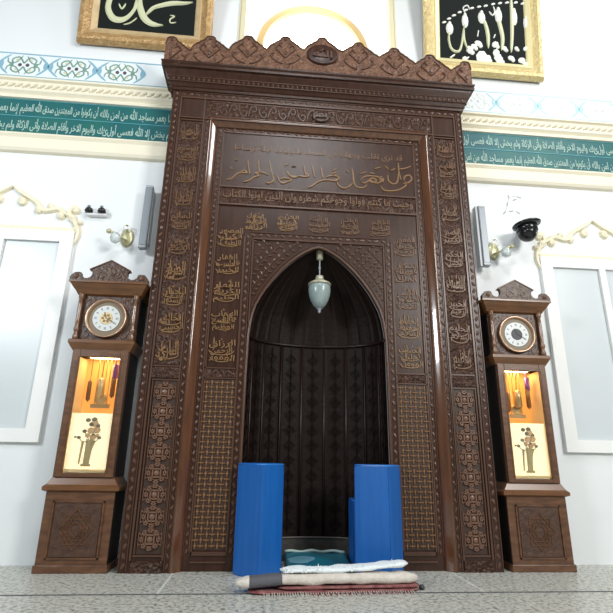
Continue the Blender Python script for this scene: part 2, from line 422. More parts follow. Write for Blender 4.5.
# bead strips
def bead_strip(segs, w, y, step, m='bead', name='bead_strip', ln=.42):
    bm = B()
    for (x0, z0), (x1, z1) in segs:
        L = math.hypot(x1 - x0, z1 - z0); n = max(1, int(L / step)); dx, dz = (x1 - x0) / L, (z1 - z0) / L; rot = math.atan2(dz, dx)
        nx, nz = -dz, dx
        for e in (-.5, .5):
            a = (x0 + nx * w * e, z0 + nz * w * e); b = (x1 + nx * w * e, z1 + nz * w * e)
            add_stroke(bm, [a, b], .008, y, .008, 1, False)
        for k in range(n):
            t = (k + .5) / n
            add_gem(bm, x0 + (x1 - x0) * t, z0 + (z1 - z0) * t, y, step * ln, w * .28, .008, 6, rot + (.5 if k % 2 else -.5))
    return obj(name, bm, m, mih)
for s in (-1, 1):
    bead_strip([((s * 1.332, .01), (s * 1.332, 3.99))], .052, 0, .062)
    bead_strip([((s * 1.036, .01), (s * 1.036, 3.70))], .036, 0, .062)
    bead_strip([((s * .918, .10), (s * .918, 3.65))], .045, IY, .055)
    bead_strip([((s * .609, .10), (s * .609, 2.60))], .048, IY, .062)
bead_strip([((-1.30, 3.955), (1.30, 3.955))], .05, 0, .062)
bead_strip([((-.89, 3.64), (.89, 3.64))], .045, IY, .062)
bead_strip([((-.60, 2.592), (.60, 2.592))], .048, IY, .062)
# polished cove frame
bm = B()
prof = [(1.016, .0), (1.014, -.010), (1.009, -.012), (.998, -.006), (.986, .002), (.974, .0105), (.962, .020), (.951, .0295), (.946, .035), (.9445, IY)]
top = 3.72
def upath(d): return [(-d, 0), (-d, d + top - 1.012), (d, d + top - 1.012), (d, 0)]
for k in range(3):   # each side separately, mitred at the corners
    rows = [[bm.verts.new((x, y, z)) for x, z in upath(d)[k:k + 2]] for d, y in prof]
    for a, b in zip(rows, rows[1:]): bm.faces.new((a[0], a[1], b[1], b[0]))
obj('cove_moulding', bm, 'cove', mih, sm=True)
# arch outline (half width w at height z)
ARCH = [(0, .573), (.5, .573), (1.0, .572), (1.4, .571), (1.71, .566), (1.80, .556), (1.88, .543), (1.96, .521), (2.04, .482), (2.12, .438), (2.20, .382), (2.28, .318), (2.35, .250), (2.41, .182), (2.455, .118), (2.487, .060), (2.506, 0)]
def field():
    bm = B(); Wi, ZT = .955, 3.68
    for yy, flip in ((IY, 0),):
        for s in (-1, 1):
            for (z0, w0), (z1, w1) in zip(ARCH, ARCH[1:]):
                bm.faces.new([bm.verts.new(p) for p in ((s * Wi, yy, z0), (s * w0, yy, z0), (s * w1, yy, z1), (s * Wi, yy, z1))])
        zt = ARCH[-1][0]
        bm.faces.new([bm.verts.new(p) for p in ((-Wi, yy, zt), (Wi, yy, zt), (Wi, yy, ZT), (-Wi, yy, ZT))])
    for s in (-1, 1):
        for (z0, w0), (z1, w1) in zip(ARCH, ARCH[1:]):
            bm.faces.new([bm.verts.new(p) for p in ((s * w0, IY, z0), (s * w1, IY, z1), (s * w1, .10, z1), (s * w0, .10, z0))])
    return bm
obj('inner_field', field(), 'plain', mih)
# arch edge moulding
bm = B(); pts = [(-w, IY - .004, z) for z, w in ARCH] + [(w, IY - .004, z) for z, w in ARCH[::-1][1:]]
add_tube(bm, pts, .012, 6); obj('arch_moulding', bm, 'bead', mih, sm=True)
# niche shell : ribbed elliptical plan
def shell(z0s, name, m, NA=72, ribs=9, amp=.010, dome=False):
    bm = B(); rows = []
    for z, w in z0s:
        row = []
        dep = .34 * (w / .573) if dome else .34
        for k in range(NA + 1):
            t = PI * k / NA; u = (k * ribs / NA) % 1
            rr = 1 - (amp / .5 if (u < .10 or u > .90) else 0)
            row.append(bm.verts.new((-max(w, .002) * math.cos(t) * rr, .10 + dep * math.sin(t) * rr, z)))
        rows.append(row)
    for a, b in zip(rows, rows[1:]):
        for k in range(NA): bm.faces.new((a[k], a[k + 1], b[k + 1], b[k]))
    return obj(name, bm, m, mih)
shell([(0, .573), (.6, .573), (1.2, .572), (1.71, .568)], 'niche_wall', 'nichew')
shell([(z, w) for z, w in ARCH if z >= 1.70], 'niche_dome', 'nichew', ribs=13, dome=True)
bm = B(); add_tube(bm, [(-.560 * math.cos(PI * k / 30), .10 + .330 * math.sin(PI * k / 30), 1.715) for k in range(31)], .013, 8); obj('niche_ring', bm, 'nrib', mih, sm=True)
for k in range(1, 9):
    t = PI * k / 9; bm = B(); x, y = -.562 * math.cos(t), .10 + .330 * math.sin(t)
    add_tube(bm, [(x, y, .18), (x, y, 1.70)], .010, 6); obj('niche_rib', bm, 'nrib', mih, sm=True)
# carved lozenges in the niche panels
for k in range(9):
    bm = B(); t = PI * (k + .5) / 9; x, y = -.560 * math.cos(t), .10 + .328 * math.sin(t); tx, ty = math.sin(t), math.cos(t) * .6
    L = math.hypot(tx, ty); tx /= L; ty /= L
    for i in range(12):
        z = .27 + i * .12
        for q in range(2):
            r = .045 - q * .022
            add_tube(bm, [(x + tx * r * a, y + ty * r * a, z + r * b) for a, b in ((1, 0), (0, 1), (-1, 0), (0, -1))], .003, 4, True)
    add_tube(bm, [(x, y, .2), (x, y, 1.68)], .003, 4)
    obj('niche_carving', bm, 'nichew', mih)
# skirting in the niche
bm = B(); rows = []
for z, g in ((0, .018), (.17, .018), (.17, .0)):
    rows.append([bm.verts.new((-(.573 - g) * math.cos(PI * k / 30), .10 + (.34 - g) * math.sin(PI * k / 30), z)) for k in range(31)])
for a, b in zip(rows, rows[1:]):
    for k in range(30): bm.faces.new((a[k], a[k + 1], b[k + 1], b[k]))
sk = obj('skirting', bm, 'marbledk', mih)
bm = B(); add_tube(bm, [(-.548 * math.cos(PI * k / 30), .10 + .316 * math.sin(PI * k / 30), .172) for k in range(31)], .005, 6); obj('skirting_edge', bm, 'marblelt', sk)
# spandrel carving : rows of raised drops following the arch
def arch_w(z):
    for (z0, w0), (z1, w1) in zip(ARCH, ARCH[1:]):
        if z0 <= z <= z1: return w0 + (w1 - w0) * (z - z0) / (z1 - z0)
    return 0
arcp = []
for i in range(60):
    z = 1.75 + (2.50 - 1.75) * i / 59; arcp.append((arch_w(z), z))
for s in (-1, 1):
    bm = B()
    for i in range(1, 59, 3):
        (xa, za), (xb, zb) = arcp[i - 1], arcp[i + 1]; L = math.hypot(xb - xa, zb - za) or 1
        nx, nz = (zb - za) / L, -(xb - xa) / L; rot = math.atan2(nz, nx * s)
        for q in range(1, 9):
            d = .018 + q * .046; x, z = arcp[i][0] + nx * d, arcp[i][1] + nz * d
            if x < .555 and z < 2.545 and x > .01: add_gem(bm, s * x, z, IY, .022, .011, .012, 6, rot + (.5 if q % 2 else -.5))
    for q in (0, 1, 2, 3, 4):
        pl = []
        for i in range(1, 59, 2):
            (xa, za), (xb, zb) = arcp[i - 1], arcp[i + 1]; L = math.hypot(xb - xa, zb - za) or 1
            nx, nz = (zb - za) / L, -(xb - xa) / L; d = .03 + q * .07
            x, z = arcp[i][0] + nx * d, arcp[i][1] + nz * d
            if x < .56 and z < 2.55 and x > 0: pl.append((s * x, z))
        if len(pl) > 2: add_stroke(bm, pl, .008, IY, .006, 1, False)
    obj('spandrel_carving', bm, 'bead', mih)
# inner field ground panels
bm = B(); add_box(bm, -.885, .885, IY - .004, IY, 3.06, 3.60); tp = obj('title_panel', bm, 'plain', mih)
bm = B(); add_box(bm, -.885, .885, IY - .004, IY, 2.885, 3.035); obj('verse_panel', bm, 'wood', mih)
bm = B()
for z in (2.872, 3.045): add_box(bm, -.89, .89, IY - .016, IY, z - .007, z + .007)
add_box(bm, -.89, .89, IY - .012, IY, 3.603, 3.611)
for s in (-1, 1):
    add_box(bm, s * .884 - .005, s * .884 + .005, IY - .012, IY, .1, 3.6)
    for z in (1.43, 1.35, .12, .108, .06): add_box(bm, s * .765 - .125, s * .765 + .125, IY - .012, IY, z - .005, z + .005)
    for x in (.640, .898): add_box(bm, s * x - .005, s * x + .005, IY - .012, IY, .13, 2.87 if x > .8 else 2.57)
    for x in (.567, ): add_box(bm, s * x - .005, s * x + .005, IY - .012, IY, 1.8, 2.56)
add_box(bm, -.57, .57, IY - .014, IY, 2.55, 2.56)
obj('inner_fillet', bm, 'bead', mih)
for s in (-1, 1):
    bm = B(); add_box(bm, s * .765 - .118, s * .765 + .118, IY - .008, IY, 1.36, 1.42); obj('cross_rail', bm, 'wood', mih)
    bm = B(); add_box(bm, s * .765 - .118, s * .765 + .118, IY - .003, IY, .14, 1.34); obj('fret_ground', bm, 'latticebg', mih)
    # inner fretwork
    bm = B(); nx, nz = 6, 32; cw, ch = .236 / nx, 1.19 / nz
    for i in range(nx):
        for j in range(nz):
            x, z = s * .765 - .118 + (i + .5) * cw, .145 + (j + .5) * ch; y = IY - .003; w = .010
            if (i + j) % 2:
                add_stroke(bm, [(x - cw * .55, z), (x + cw * .55, z)], w, y, .010, 1, False); add_stroke(bm, [(x, z - ch * .30), (x, z + ch * .30)], w, y, .008, 1, False)
            else:
                add_stroke(bm, [(x, z - ch * .55), (x, z + ch * .55)], w, y, .008, 1, False); add_gem(bm, x, z, y, .011, .011, .010, 6)
    obj('fretwork', bm, 'lattice', mih)
    # outer lattice : a column of interlaced stars
    bm = B(); n = 8; ch = 1.16 / n
    for j in range(n):
        x, z = s * 1.165, .14 + (j + .5) * ch; y = -.003
        for r, a0 in ((.070, 0), (.070, PI / 4), (.040, PI / 4)):
            if 1:
                q = [(x + r * math.cos(a0 + k * PI / 2), z + r * math.sin(a0 + k * PI / 2)) for k in range(4)]
                for k in range(4): add_stroke(bm, [q[k], q[(k + 1) % 4]], .018, y, .016, 1, False)
        add_gem(bm, x, z, y, .026, .026, .016, 8)
        for sx in (-1, 1):
            for dz in (-.024, .024): add_stroke(bm, [(x + sx * .05, z + dz), (x + sx * .078, z + dz * 1.6)], .009, y, .010, 1, False)
            add_stroke(bm, [(x + sx * .014, z + .05), (x + sx * .014, z + ch - .05)], .008, y, .010, 1, False)
            add_stroke(bm, [(x + sx * .078, z - ch * .3), (x + sx * .078, z + ch * .3)], .008, y, .010, 1, False)
    obj('star_lattice', bm, 'latticedk', mih)
# inscriptions
NAMES = ['الرحمن', 'الرحيم', 'الملك', 'القدوس', 'السلام', 'المؤمن'.replace('ؤ', 'و'), 'العزيز', 'الجبار', 'الخالق', 'البارى', 'المصور', 'الغفار', 'القهار', 'الوهاب', 'الرزاق', 'الفتاح', 'العليم', 'الباسط', 'السميع', 'البصير', 'الحكم', 'اللطيف', 'الخبير', 'الحليم', 'العظيم', 'الغفور', 'الشكور', 'الكبير', 'الحفيظ', 'الحسيب', 'الجليل', 'الكريم', 'الرقيب', 'الواسع', 'الحكيم']
TITLE = [[(-0.833, 3.113), (-0.79, 3.121), (-0.75, 3.168), (-0.708, 3.193), (-0.656, 3.192), (-0.677, 3.219), (-0.711, 3.196)], [(-0.651, 3.333), (-0.641, 3.252), (-0.629, 3.182)], [(-0.463, 3.181), (-0.513, 3.208), (-0.578, 3.198), (-0.545, 3.175), (-0.59, 3.152), (-0.634, 3.115), (-0.685, 3.098)], [(-0.559, 3.333), (-0.55, 3.259), (-0.537, 3.196)], [(-0.458, 3.337), (-0.446, 3.267), (-0.429, 3.192)], [(-0.484, 3.106), (-0.443, 3.106), (-0.412, 3.138), (-0.432, 3.192)], [(-0.4, 3.211), (-0.372, 3.155), (-0.341, 3.113), (-0.298, 3.123), (-0.258, 3.153), (-0.314, 3.165), (-0.357, 3.146)], [(-0.294, 3.241), (-0.278, 3.198), (-0.233, 3.188), (-0.177, 3.194)], [(-0.267, 3.179), (-0.223, 3.179), (-0.179, 3.196), (-0.142, 3.192), (-0.102, 3.201), (-0.115, 3.224), (-0.135, 3.199)], [(-0.149, 3.327), (-0.139, 3.265), (-0.126, 3.198)], [(-0.068, 3.316), (-0.059, 3.254), (-0.046, 3.192)], [(0.01, 3.31), (0.019, 3.251), (0.031, 3.184)], [(-0.104, 3.081), (-0.06, 3.107), (-0.016, 3.147), (0.051, 3.172), (0.118, 3.17), (0.17, 3.17)], [(0.065, 3.2), (0.103, 3.223), (0.155, 3.217), (0.177, 3.195), (0.121, 3.17)], [(0.155, 3.163), (0.177, 3.121), (0.222, 3.1), (0.27, 3.12), (0.303, 3.16)], [(0.296, 3.327), (0.307, 3.247), (0.315, 3.162), (0.341, 3.122), (0.394, 3.116), (0.439, 3.143)], [(0.375, 3.189), (0.411, 3.229), (0.479, 3.244), (0.548, 3.235), (0.577, 3.203), (0.523, 3.172), (0.463, 3.195), (0.41, 3.164), (0.38, 3.176)], [(0.448, 3.194), (0.486, 3.221), (0.524, 3.2), (0.485, 3.176), (0.451, 3.191)], [(0.575, 3.249), (0.555, 3.219), (0.581, 3.194), (0.59, 3.233)], [(0.561, 3.146), (0.59, 3.106), (0.654, 3.101), (0.73, 3.119), (0.801, 3.172), (0.764, 3.19)], [(0.632, 3.271), (0.636, 3.208), (0.675, 3.176), (0.718, 3.2), (0.732, 3.304)], [(0.736, 3.409), (0.738, 3.305), (0.753, 3.22)], [(0.78, 3.218), (0.791, 3.26), (0.832, 3.277), (0.855, 3.241), (0.819, 3.197), (0.783, 3.205)], [(0.739, 3.336), (0.794, 3.347), (0.857, 3.376)], [(-0.766, 3.319), (-0.742, 3.326)], [(-0.805, 3.24), (-0.782, 3.216)], [(-0.251, 3.29), (-0.221, 3.292)], [(-0.317, 3.294), (-0.288, 3.313)], [(-0.255, 3.29), (-0.218, 3.293)], [(0.11, 3.241), (0.155, 3.258)], [(0.103, 3.215), (0.163, 3.236)], [(0.121, 3.272), (0.155, 3.295)], [(0.246, 3.285), (0.268, 3.266)], [(0.374, 3.26), (0.435, 3.282)], [(0.509, 3.322), (0.563, 3.343)], [(0.609, 3.356), (0.639, 3.332)], [(0.662, 3.316), (0.701, 3.337)], [(0.462, 3.275), (0.507, 3.27)]]
bm = B()
for st in TITLE: add_stroke(bm, st, .018 if len(st) > 3 else .015, IY - .004, .011, 5 if len(st) > 2 else 1, len(st) > 2)
obj('inscription', bm, 'letter', tp)['label'] = 'large gilded line of lettering'
bm = B(); add_text(bm, 'قد نرى تقلب وجهك فى السماء فلنولينك قبلة ترضاها', 0, 3.45, 1.55, .085, IY - .004, .005, .004); obj('inscription', bm, 'letterdim', tp)
bm = B(); add_text(bm, 'وحيث ما كنتم فولوا وجوهكم شطره وان الذين اوتوا الكتاب', 0, 2.96, 1.70, .115, IY - .004, .008, .006); obj('inscription', bm, 'letterdim', mih)
def medallion(word, x, z, r, y, m, n=2, th=.009):
    """a round knot of stacked words with long sweeps and upright strokes"""
    bm = B(); h = 1.5 * r / n; rnd = random.uniform
    for k in range(n):
        add_text(bm, word[k % len(word)], x + rnd(-.1, .1) * r, z + .70 * r - (k + .5) * h, 2 * r * rnd(.72, .95), h * 1.15, y, th, .006, rot=rnd(-.10, .10))
    for k in range(3):   # uprights
        u = x + r * rnd(-.7, .8); b = z + r * rnd(-.3, .2)
        add_stroke(bm, [(u - .004, b + r * rnd(.6, .9)), (u, b + r * .3), (u + .003, b)], .010, y, th, 3)
    for k in range(2):   # sweeping bowls
        b = z - r * (.15 + .55 * k) + rnd(-.08, .08) * r; w = r * rnd(.75, 1)
        add_stroke(bm, [(x + w * .9, b + .22 * r), (x + w * .6, b - .02 * r), (x, b - .12 * r), (x - w * .7, b - .02 * r), (x - w, b + .22 * r)], .012, y, th, 4)
    for k in range(5):
        a = rnd(0, 2 * PI); add_gem(bm, x + r * .8 * math.cos(a), z + r * .8 * math.sin(a), y, .010, .006, .007, 5, a)
    obj('inscription', bm, m, mih)
q = 0
for s in (-1, 1):
    for k in range(10):
        x, z = s * 1.175, 3.55 - .222 * k; m = 'letter' if (s < 0 and k >= 6) else 'letterdim'
        medallion([NAMES[q % 35], NAMES[(q * 3 + 5) % 35]], x, z, .094, -.004, m, 2 if k % 3 else 1); q += 1
    for k in range(5):
        medallion([NAMES[q % 35], NAMES[(q * 2 + 7) % 35], NAMES[(q + 11) % 35]], s * .765, 2.565 - .248 * k, .112, IY, 'letter' if s < 0 or k > 2 else 'letterdim', 3); q += 1
for k in range(5):
    medallion([NAMES[q % 35], NAMES[(q * 2 + 3) % 35], NAMES[(q + 19) % 35]], (k - 2) * .275, 2.725, .098, IY, 'letterdim' if k > 1 else 'letter', 3); q += 1
# frieze scrolls
bm = B(); add_box(bm, -1.03, 1.03, -.008, -.004, 3.728, 3.734); add_box(bm, -1.03, 1.03, -.008, -.004, 3.886, 3.892)
for k in range(-11, 12):
    if k == 0: continue
    x = k * .09; s = 1 if k % 2 else -1; z = 3.81
    add_stroke(bm, [(x - .04, z - s * .06), (x - .02, z + s * .03), (x + .015, z + s * .06), (x + .035, z + s * .02), (x + .01, z - s * .005), (x - .005, z + s * .02)], .014, -.004, .008, 4)
    add_gem(bm, x + .03, z - s * .05, -.004, .016, .02, .008, 6)
obj('frieze_scrolls', bm, 'bead', mih)
# boss on the frieze
def boss(x, z, rx, rz, y, word, name):
    bm = B(); n = 24; rings = []
    for f, d in ((1, 0), (1, .014), (.93, .022), (.80, .018), (.5, .030), (0.001, .034)):
        rings.append([bm.verts.new((x + rx * f * math.cos(2 * PI * k / n), y - d, z + rz * f * math.sin(2 * PI * k / n))) for k in range(n)])
    for a, b in zip(rings, rings[1:]):
        for k in range(n): bm.faces.new((a[k], a[(k + 1) % n], b[(k + 1) % n], b[k]))
    o = obj(name, bm, 'plain', mih, sm=True)
    bm = B(); add_text(bm, word, x, z, rx * 1.25, rz * .9, y - .030, .010, .02); obj('boss_inscription', bm, 'bead', o)
boss(.0, 3.81, .085, .066, -.004, 'محمد', 'frieze_boss')
# cornice
def ring_profile(prof, name, m, sm=False):
    bm = B(); rows = []
    for d, z in prof: rows.append([bm.verts.new(p) for p in ((-W - d, WY, z), (-W - d, -d, z), (W + d, -d, z), (W + d, WY, z))])
    for a, b in zip(rows, rows[1:]):
        for k in range(3): bm.faces.new((a[k], a[k + 1], b[k + 1], b[k]))
        bm.faces.new((a[3], a[0], b[0], b[3]))
    bm.faces.new(rows[0]); bm.faces.new(rows[-1][::-1]); return obj(name, bm, m, mih, sm)
ring_profile([(.0, 3.985), (.018, 3.99), (.022, 4.01), (.012, 4.025), (.02, 4.03), (.05, 4.09), (.085, 4.155), (.088, 4.165), (.108, 4.170), (.112, 4.19), (.105, 4.205), (.115, 4.215), (.118, 4.228), (.0, 4.232)], 'cornice', 'plain')
bm = B()
add_box(bm, -W - .04, W + .04, -.050, -.03, 4.062, 4.068); add_box(bm, -W - .06, W + .06, -.062, -.04, 4.102, 4.107)
for k in range(-30, 31):
    x = k * .0455; add_gem(bm, x, 4.085, -.048, .012, .020, .014, 6)
for s in (-1, 1):
    for k in range(5):
        add_box(bm, s * (W + .055) - .008, s * (W + .055) + .008, -.02 + k * .05, .0 + k * .05, 4.075, 4.095)
obj('dentil_row', bm, 'bead', mih)
# crest
PK = [4.505, 4.550, 4.592, 4.622, 4.650, 4.630, 4.597, 4.555, 4.51]
def tooth(xc, zp, zb):
    h = zp - zb
    L = [(-.176, 0), (-.150, .10), (-.118, .34), (-.100, .40), (-.092, .50), (-.066, .60), (-.050, .72), (-.040, .90), (-.022, .985), (0, 1.0)]
    L = L + [(-a, b) for a, b in L[::-1][1:]]
    return [(xc + a, zb + b * h) for a, b in L]
out = []
for k in range(9):
    t = tooth((k - 4) * .352, PK[k], PK[k] - .135)
    if k == 0: t = [(-1.462, PK[0] - .09)] + [p for p in t if p[0] > -1.45]
    if k == 8: t = [p for p in t if p[0] < 1.45] + [(1.462, PK[8] - .09)]
    out += t if not out else t[1:] if k < 8 else t[1:]
out = [(-1.462, 4.23)] + out + [(1.462, 4.23)]
bm = B()
bot = [(x, 4.23) for x, z in out[1:-1]]; topp = out[1:-1]
for i in range(len(topp) - 1):
    a = [bm.verts.new((p[0], -.105, p[1])) for p in (bot[i], bot[i + 1], topp[i + 1], topp[i])]; b = [bm.verts.new((p[0], -.065, p[1])) for p in (bot[i], bot[i + 1], topp[i + 1], topp[i])]
    bm.faces.new(a); bm.faces.new(b[::-1])
    for j in (0, 2): bm.faces.new((a[j], b[j], b[(j + 1) % 4], a[(j + 1) % 4]))
cr = obj('crest', bm, 'crest', mih) if 'crest' in M else None
if cr is None:
    M['crest'] = mat('reddish_crest_wood', (.110, .048, .025), .45, bump='carve', bscale=38, bstr=1, bdist=.02, color2=(.19, .090, .048), cscale=12)
    cr = obj('crest', bm, 'crest', mih)
bm = B(); add_stroke(bm, [(x, z - .008) for x, z in topp], .014, -.105, .008, 1, False)
for k in range(9):
    xc = (k - 4) * .352; z = PK[k]
    if k == 4: continue
    add_gem(bm, xc, z - .035, -.105, .016, .018, .014)
    for s in (-1, 1):
        if abs(xc + s * .1) > 1.43: continue
        add_stroke(bm, [(xc, z - .26), (xc + s * .05, z - .20), (xc + s * .09, z - .15), (xc + s * .06, z - .11), (xc + s * .035, z - .14)], .014, -.105, .010, 5)
        if abs(xc + s * .15) < 1.43: add_stroke(bm, [(xc + s * .02, z - .33), (xc + s * .09, z - .30), (xc + s * .14, z - .24), (xc + s * .11, z - .21)], .014, -.105, .010, 5)
        add_gem(bm, xc + s * .05, z - .065 - .02, -.105, .010, .02, .010, 6, s * .6)
    add_gem(bm, xc, z - .20, -.105, .014, .03, .012)
obj('crest_scrolls', bm, 'bead', cr)
for s in (-1, 1):   # side returns of the crest
    bm = B(); add_box(bm, s * 1.442 - .018, s * 1.442 + .018, -.065, WY, 4.23, 4.36); obj('crest_return', bm, 'crest', mih)
boss(.0, 4.43, .148, .115, -.105, 'الله', 'crest_boss')

# ------------------------------------------------------------------ hanging lamp
lp = thing('hanging_lamp', 'small frosted urn lamp with a pale brass cap hanging at the arch tip', 'lamp', (.018, .13, 0))
bm = B(); add_lathe(bm, [(.008, 2.42), (.030, 2.43), (.034, 2.50), (.026, 2.513), (.0, 2.513)], n=16); obj('ceiling_mount', bm, 'lampcap', lp, sm=True)
bm = B(); add_tube(bm, [(0, 0, 2.26), (0, 0, 2.44)], .006, 8)
add_lathe(bm, [(.003, 2.33), (.010, 2.335), (.010, 2.36), (.003, 2.365)], n=10); obj('rod', bm, 'grey', lp)
bm = B(); add_lathe(bm, [(.012, 2.275), (.032, 2.272), (.036, 2.255), (.036, 2.238), (.060, 2.225), (.092, 2.205), (.100, 2.195), (.097, 2.186), (.0, 2.186)], n=28); obj('cap', bm, 'lampcap', lp, sm=True)
bm = B(); add_lathe(bm, [(.090, 2.186), (.094, 2.16), (.094, 2.13), (.088, 2.09), (.075, 2.05), (.054, 2.01), (.028, 1.98), (.0, 1.975)], n=28); obj('glass_shade', bm, 'lampglass', lp, sm=True)
bm = B(); add_lathe(bm, [(.020, 1.985), (.022, 1.972), (.010, 1.963), (.014, 1.955), (.009, 1.940), (.0, 1.936)], n=14); obj('finial', bm, 'grey', lp, sm=True)

# ------------------------------------------------------------------ framed calligraphy
def frame(side, label):
    t = thing('framed_calligraphy', label, 'framed picture', (-1.755 if side < 0 else 1.77, .22, 4.71)); t.rotation_euler = (math.radians(8), 0, 0)
    gm, gl = ('gold', 'goldlight') if side < 0 else ('goldr', 'goldrl')
    H, Wo, Wi = 1.45, .655, .475
    prof = [(Wo, .02), (Wo, -.02), (Wo - .02, -.05), (Wo - .055, -.055), (Wo - .085, -.035), (Wo - .115, -.020)]
    prof2 = [(Wo - .115, -.020), (Wo - .125, -.030), (Wi + .012, -.012), (Wi, .000)]
    for p, nm, m in ((prof, 'frame_moulding', gm), (prof2, 'inner_border', gl)):
        bm = B(); rows = []
        for d, y in p:
            e = Wo - d; rows.append([bm.verts.new(q) for q in ((-d, y, -.045 + e), (d, y, -.045 + e), (d, y, H - e), (-d, y, H - e))])
        for a, b in zip(rows, rows[1:]):
            for k in range(4): bm.faces.new((a[k], a[(k + 1) % 4], b[(k + 1) % 4], b[k]))
        obj(nm, bm, m, t)
    bm = B(); add_box(bm, -Wi - .02, Wi + .02, .0, .02, .11, H - .15); obj('velvet_panel', bm, 'velvet', t)
    b1, b2 = B(), B(); y = 0
    if side < 0:
        add_stroke(b1, [(-.30, .72, .03), (-.325, .60, .05), (-.365, .44, .055), (-.362, .345, .06), (-.313, .262, .07), (-.238, .245, .065), (-.168, .285, .045), (-.113, .371, .035), (-.085, .474, .05), (-.06, .60, .055), (-.05, .75, .03)], .05, y, .012)
        add_stroke(b1, [(-.10, .62, .04), (-.079, .52, .06), (-.055, .406, .065), (-.008, .296, .07), (.07, .235, .06), (.19, .222, .03)], .06, y, .012)
        add_stroke(b1, [(.47, .515, .015), (.38, .50, .04), (.27, .49, .055), (.16, .455, .05), (.07, .41, .04), (.003, .312, .03)], .05, y, .012)
        add_stroke(b1, [(.02, .62, .03), (.14, .74, .05), (.28, .72, .05), (.33, .62, .04), (.22, .56, .03), (.10, .62, .03)], .05, y, .012)
        add_stroke(b1, [(-.2, 1.15, .05), (-.21, .95, .045), (-.23, .75, .04)], .05, y, .012)
        add_stroke(b2, [(.248, .346), (.291, .338), (.252, .30), (.262, .262), (.316, .272)], .016, y, .006)
        add_stroke(b2, [(-.266, .426), (-.232, .373), (-.198, .434)], .018, y, .006)
        add_stroke(b2, [(-.20, .195), (-.138, .221), (-.075, .284)], .014, y, .006)
    else:
        add_stroke(b1, [(-.395, .50, .02), (-.408, .36, .026), (-.378, .245, .03), (-.308, .225, .03), (-.271, .299, .026), (-.244, .467, .024), (-.225, .60, .02)], .03, y, .012)
        add_stroke(b1, [(-.235, .55, .02), (-.238, .38, .024), (-.20, .25, .02)], .03, y, .012)
        add_stroke(b1, [(-.035, .66, .03), (.0, .60, .04), (.028, .468, .045), (.027, .29, .03)], .03, y, .012)
        add_stroke(b1, [(.146, .70, .03), (.164, .611, .05), (.193, .433, .045), (.175, .278, .03)], .03, y, .012)
        add_stroke(b1, [(.308, .98, .03), (.308, .703, .042), (.30, .469, .04), (.281, .263, .03)], .03, y, .012)
        add_stroke(b1, [(.47, .70, .02), (.473, .50, .03), (.465, .36, .03)], .03, y, .012)
        for x, z, rx, rz in ((-.396, .49, .042, .075), (-.223, .60, .038, .085), (-.036, .66, .042, .075), (.156, .70, .042, .095), (.335, .70, .035, .10), (.462, .64, .028, .085)):
            add_gem(b2, x, z, y, rx, rz, .02, 10); add_gem(b2, x, z + rz * .7, y, rx * .5, rz * .5, .02, 8)
        for x, z, r in ((-.179, .257, .05), (-.082, .343, .045), (-.052, .19, .075), (-.13, .30, .04), (.115, .247, .05), (.107, .348, .045), (.14, .18, .06), (.279, .20, .04), (.397, .185, .045), (.212, .307, .035), (.343, .32, .03), (-.24, .15, .03), (.018, .175, .045), (.45, .14, .03), (.45, .33, .035)):
            add_gem(b2, x, z, y, r, r * .8, .014, 7, random.uniform(0, 3)); add_gem(b2, x + r * .6, z - r * .7, y, r * .6, r * .45, .014, 6, .8)
        add_stroke(b2, [(-.40, .14), (-.345, .185)], .02, y, .008); add_stroke(b2, [(-.25, .13), (-.19, .17)], .02, y, .008)
        for x, z in [(-.455, .56), (-.40, .61), (-.345, .655), (-.28, .70), (-.21, .735), (-.14, .765), (-.06, .79), (.016, .81), (.10, .84), (.18, .86), (.26, .875), (.36, .887), (.44, .882)]:
            add_gem(b2, x, z, y, .028, .014, .01, 6, .35)
        add_stroke(b2, [(-.22, .69), (-.24, .76), (-.19, .79), (-.17, .74)], .014, y, .008)
        add_stroke(b2, [(.05, .74), (.09, .70), (.115, .75), (.10, .81)], .016, y, .008); add_stroke(b2, [(-.09, .42), (-.075, .50)], .014, y, .008); add_stroke(b2, [(.09, .42), (.11, .47)], .014, y, .008)
    joined('lettering', [(b1, 'calli'), (b2, 'callw' if side > 0 else 'calli')], t).location.x = .03 if side > 0 else -.025
frame(-1, 'gilt framed black panel with pale gold sweeping calligraphy, left of the arched window')
frame(1, 'yellow gilt framed black panel with white flower-tipped calligraphy, right of the arched window')

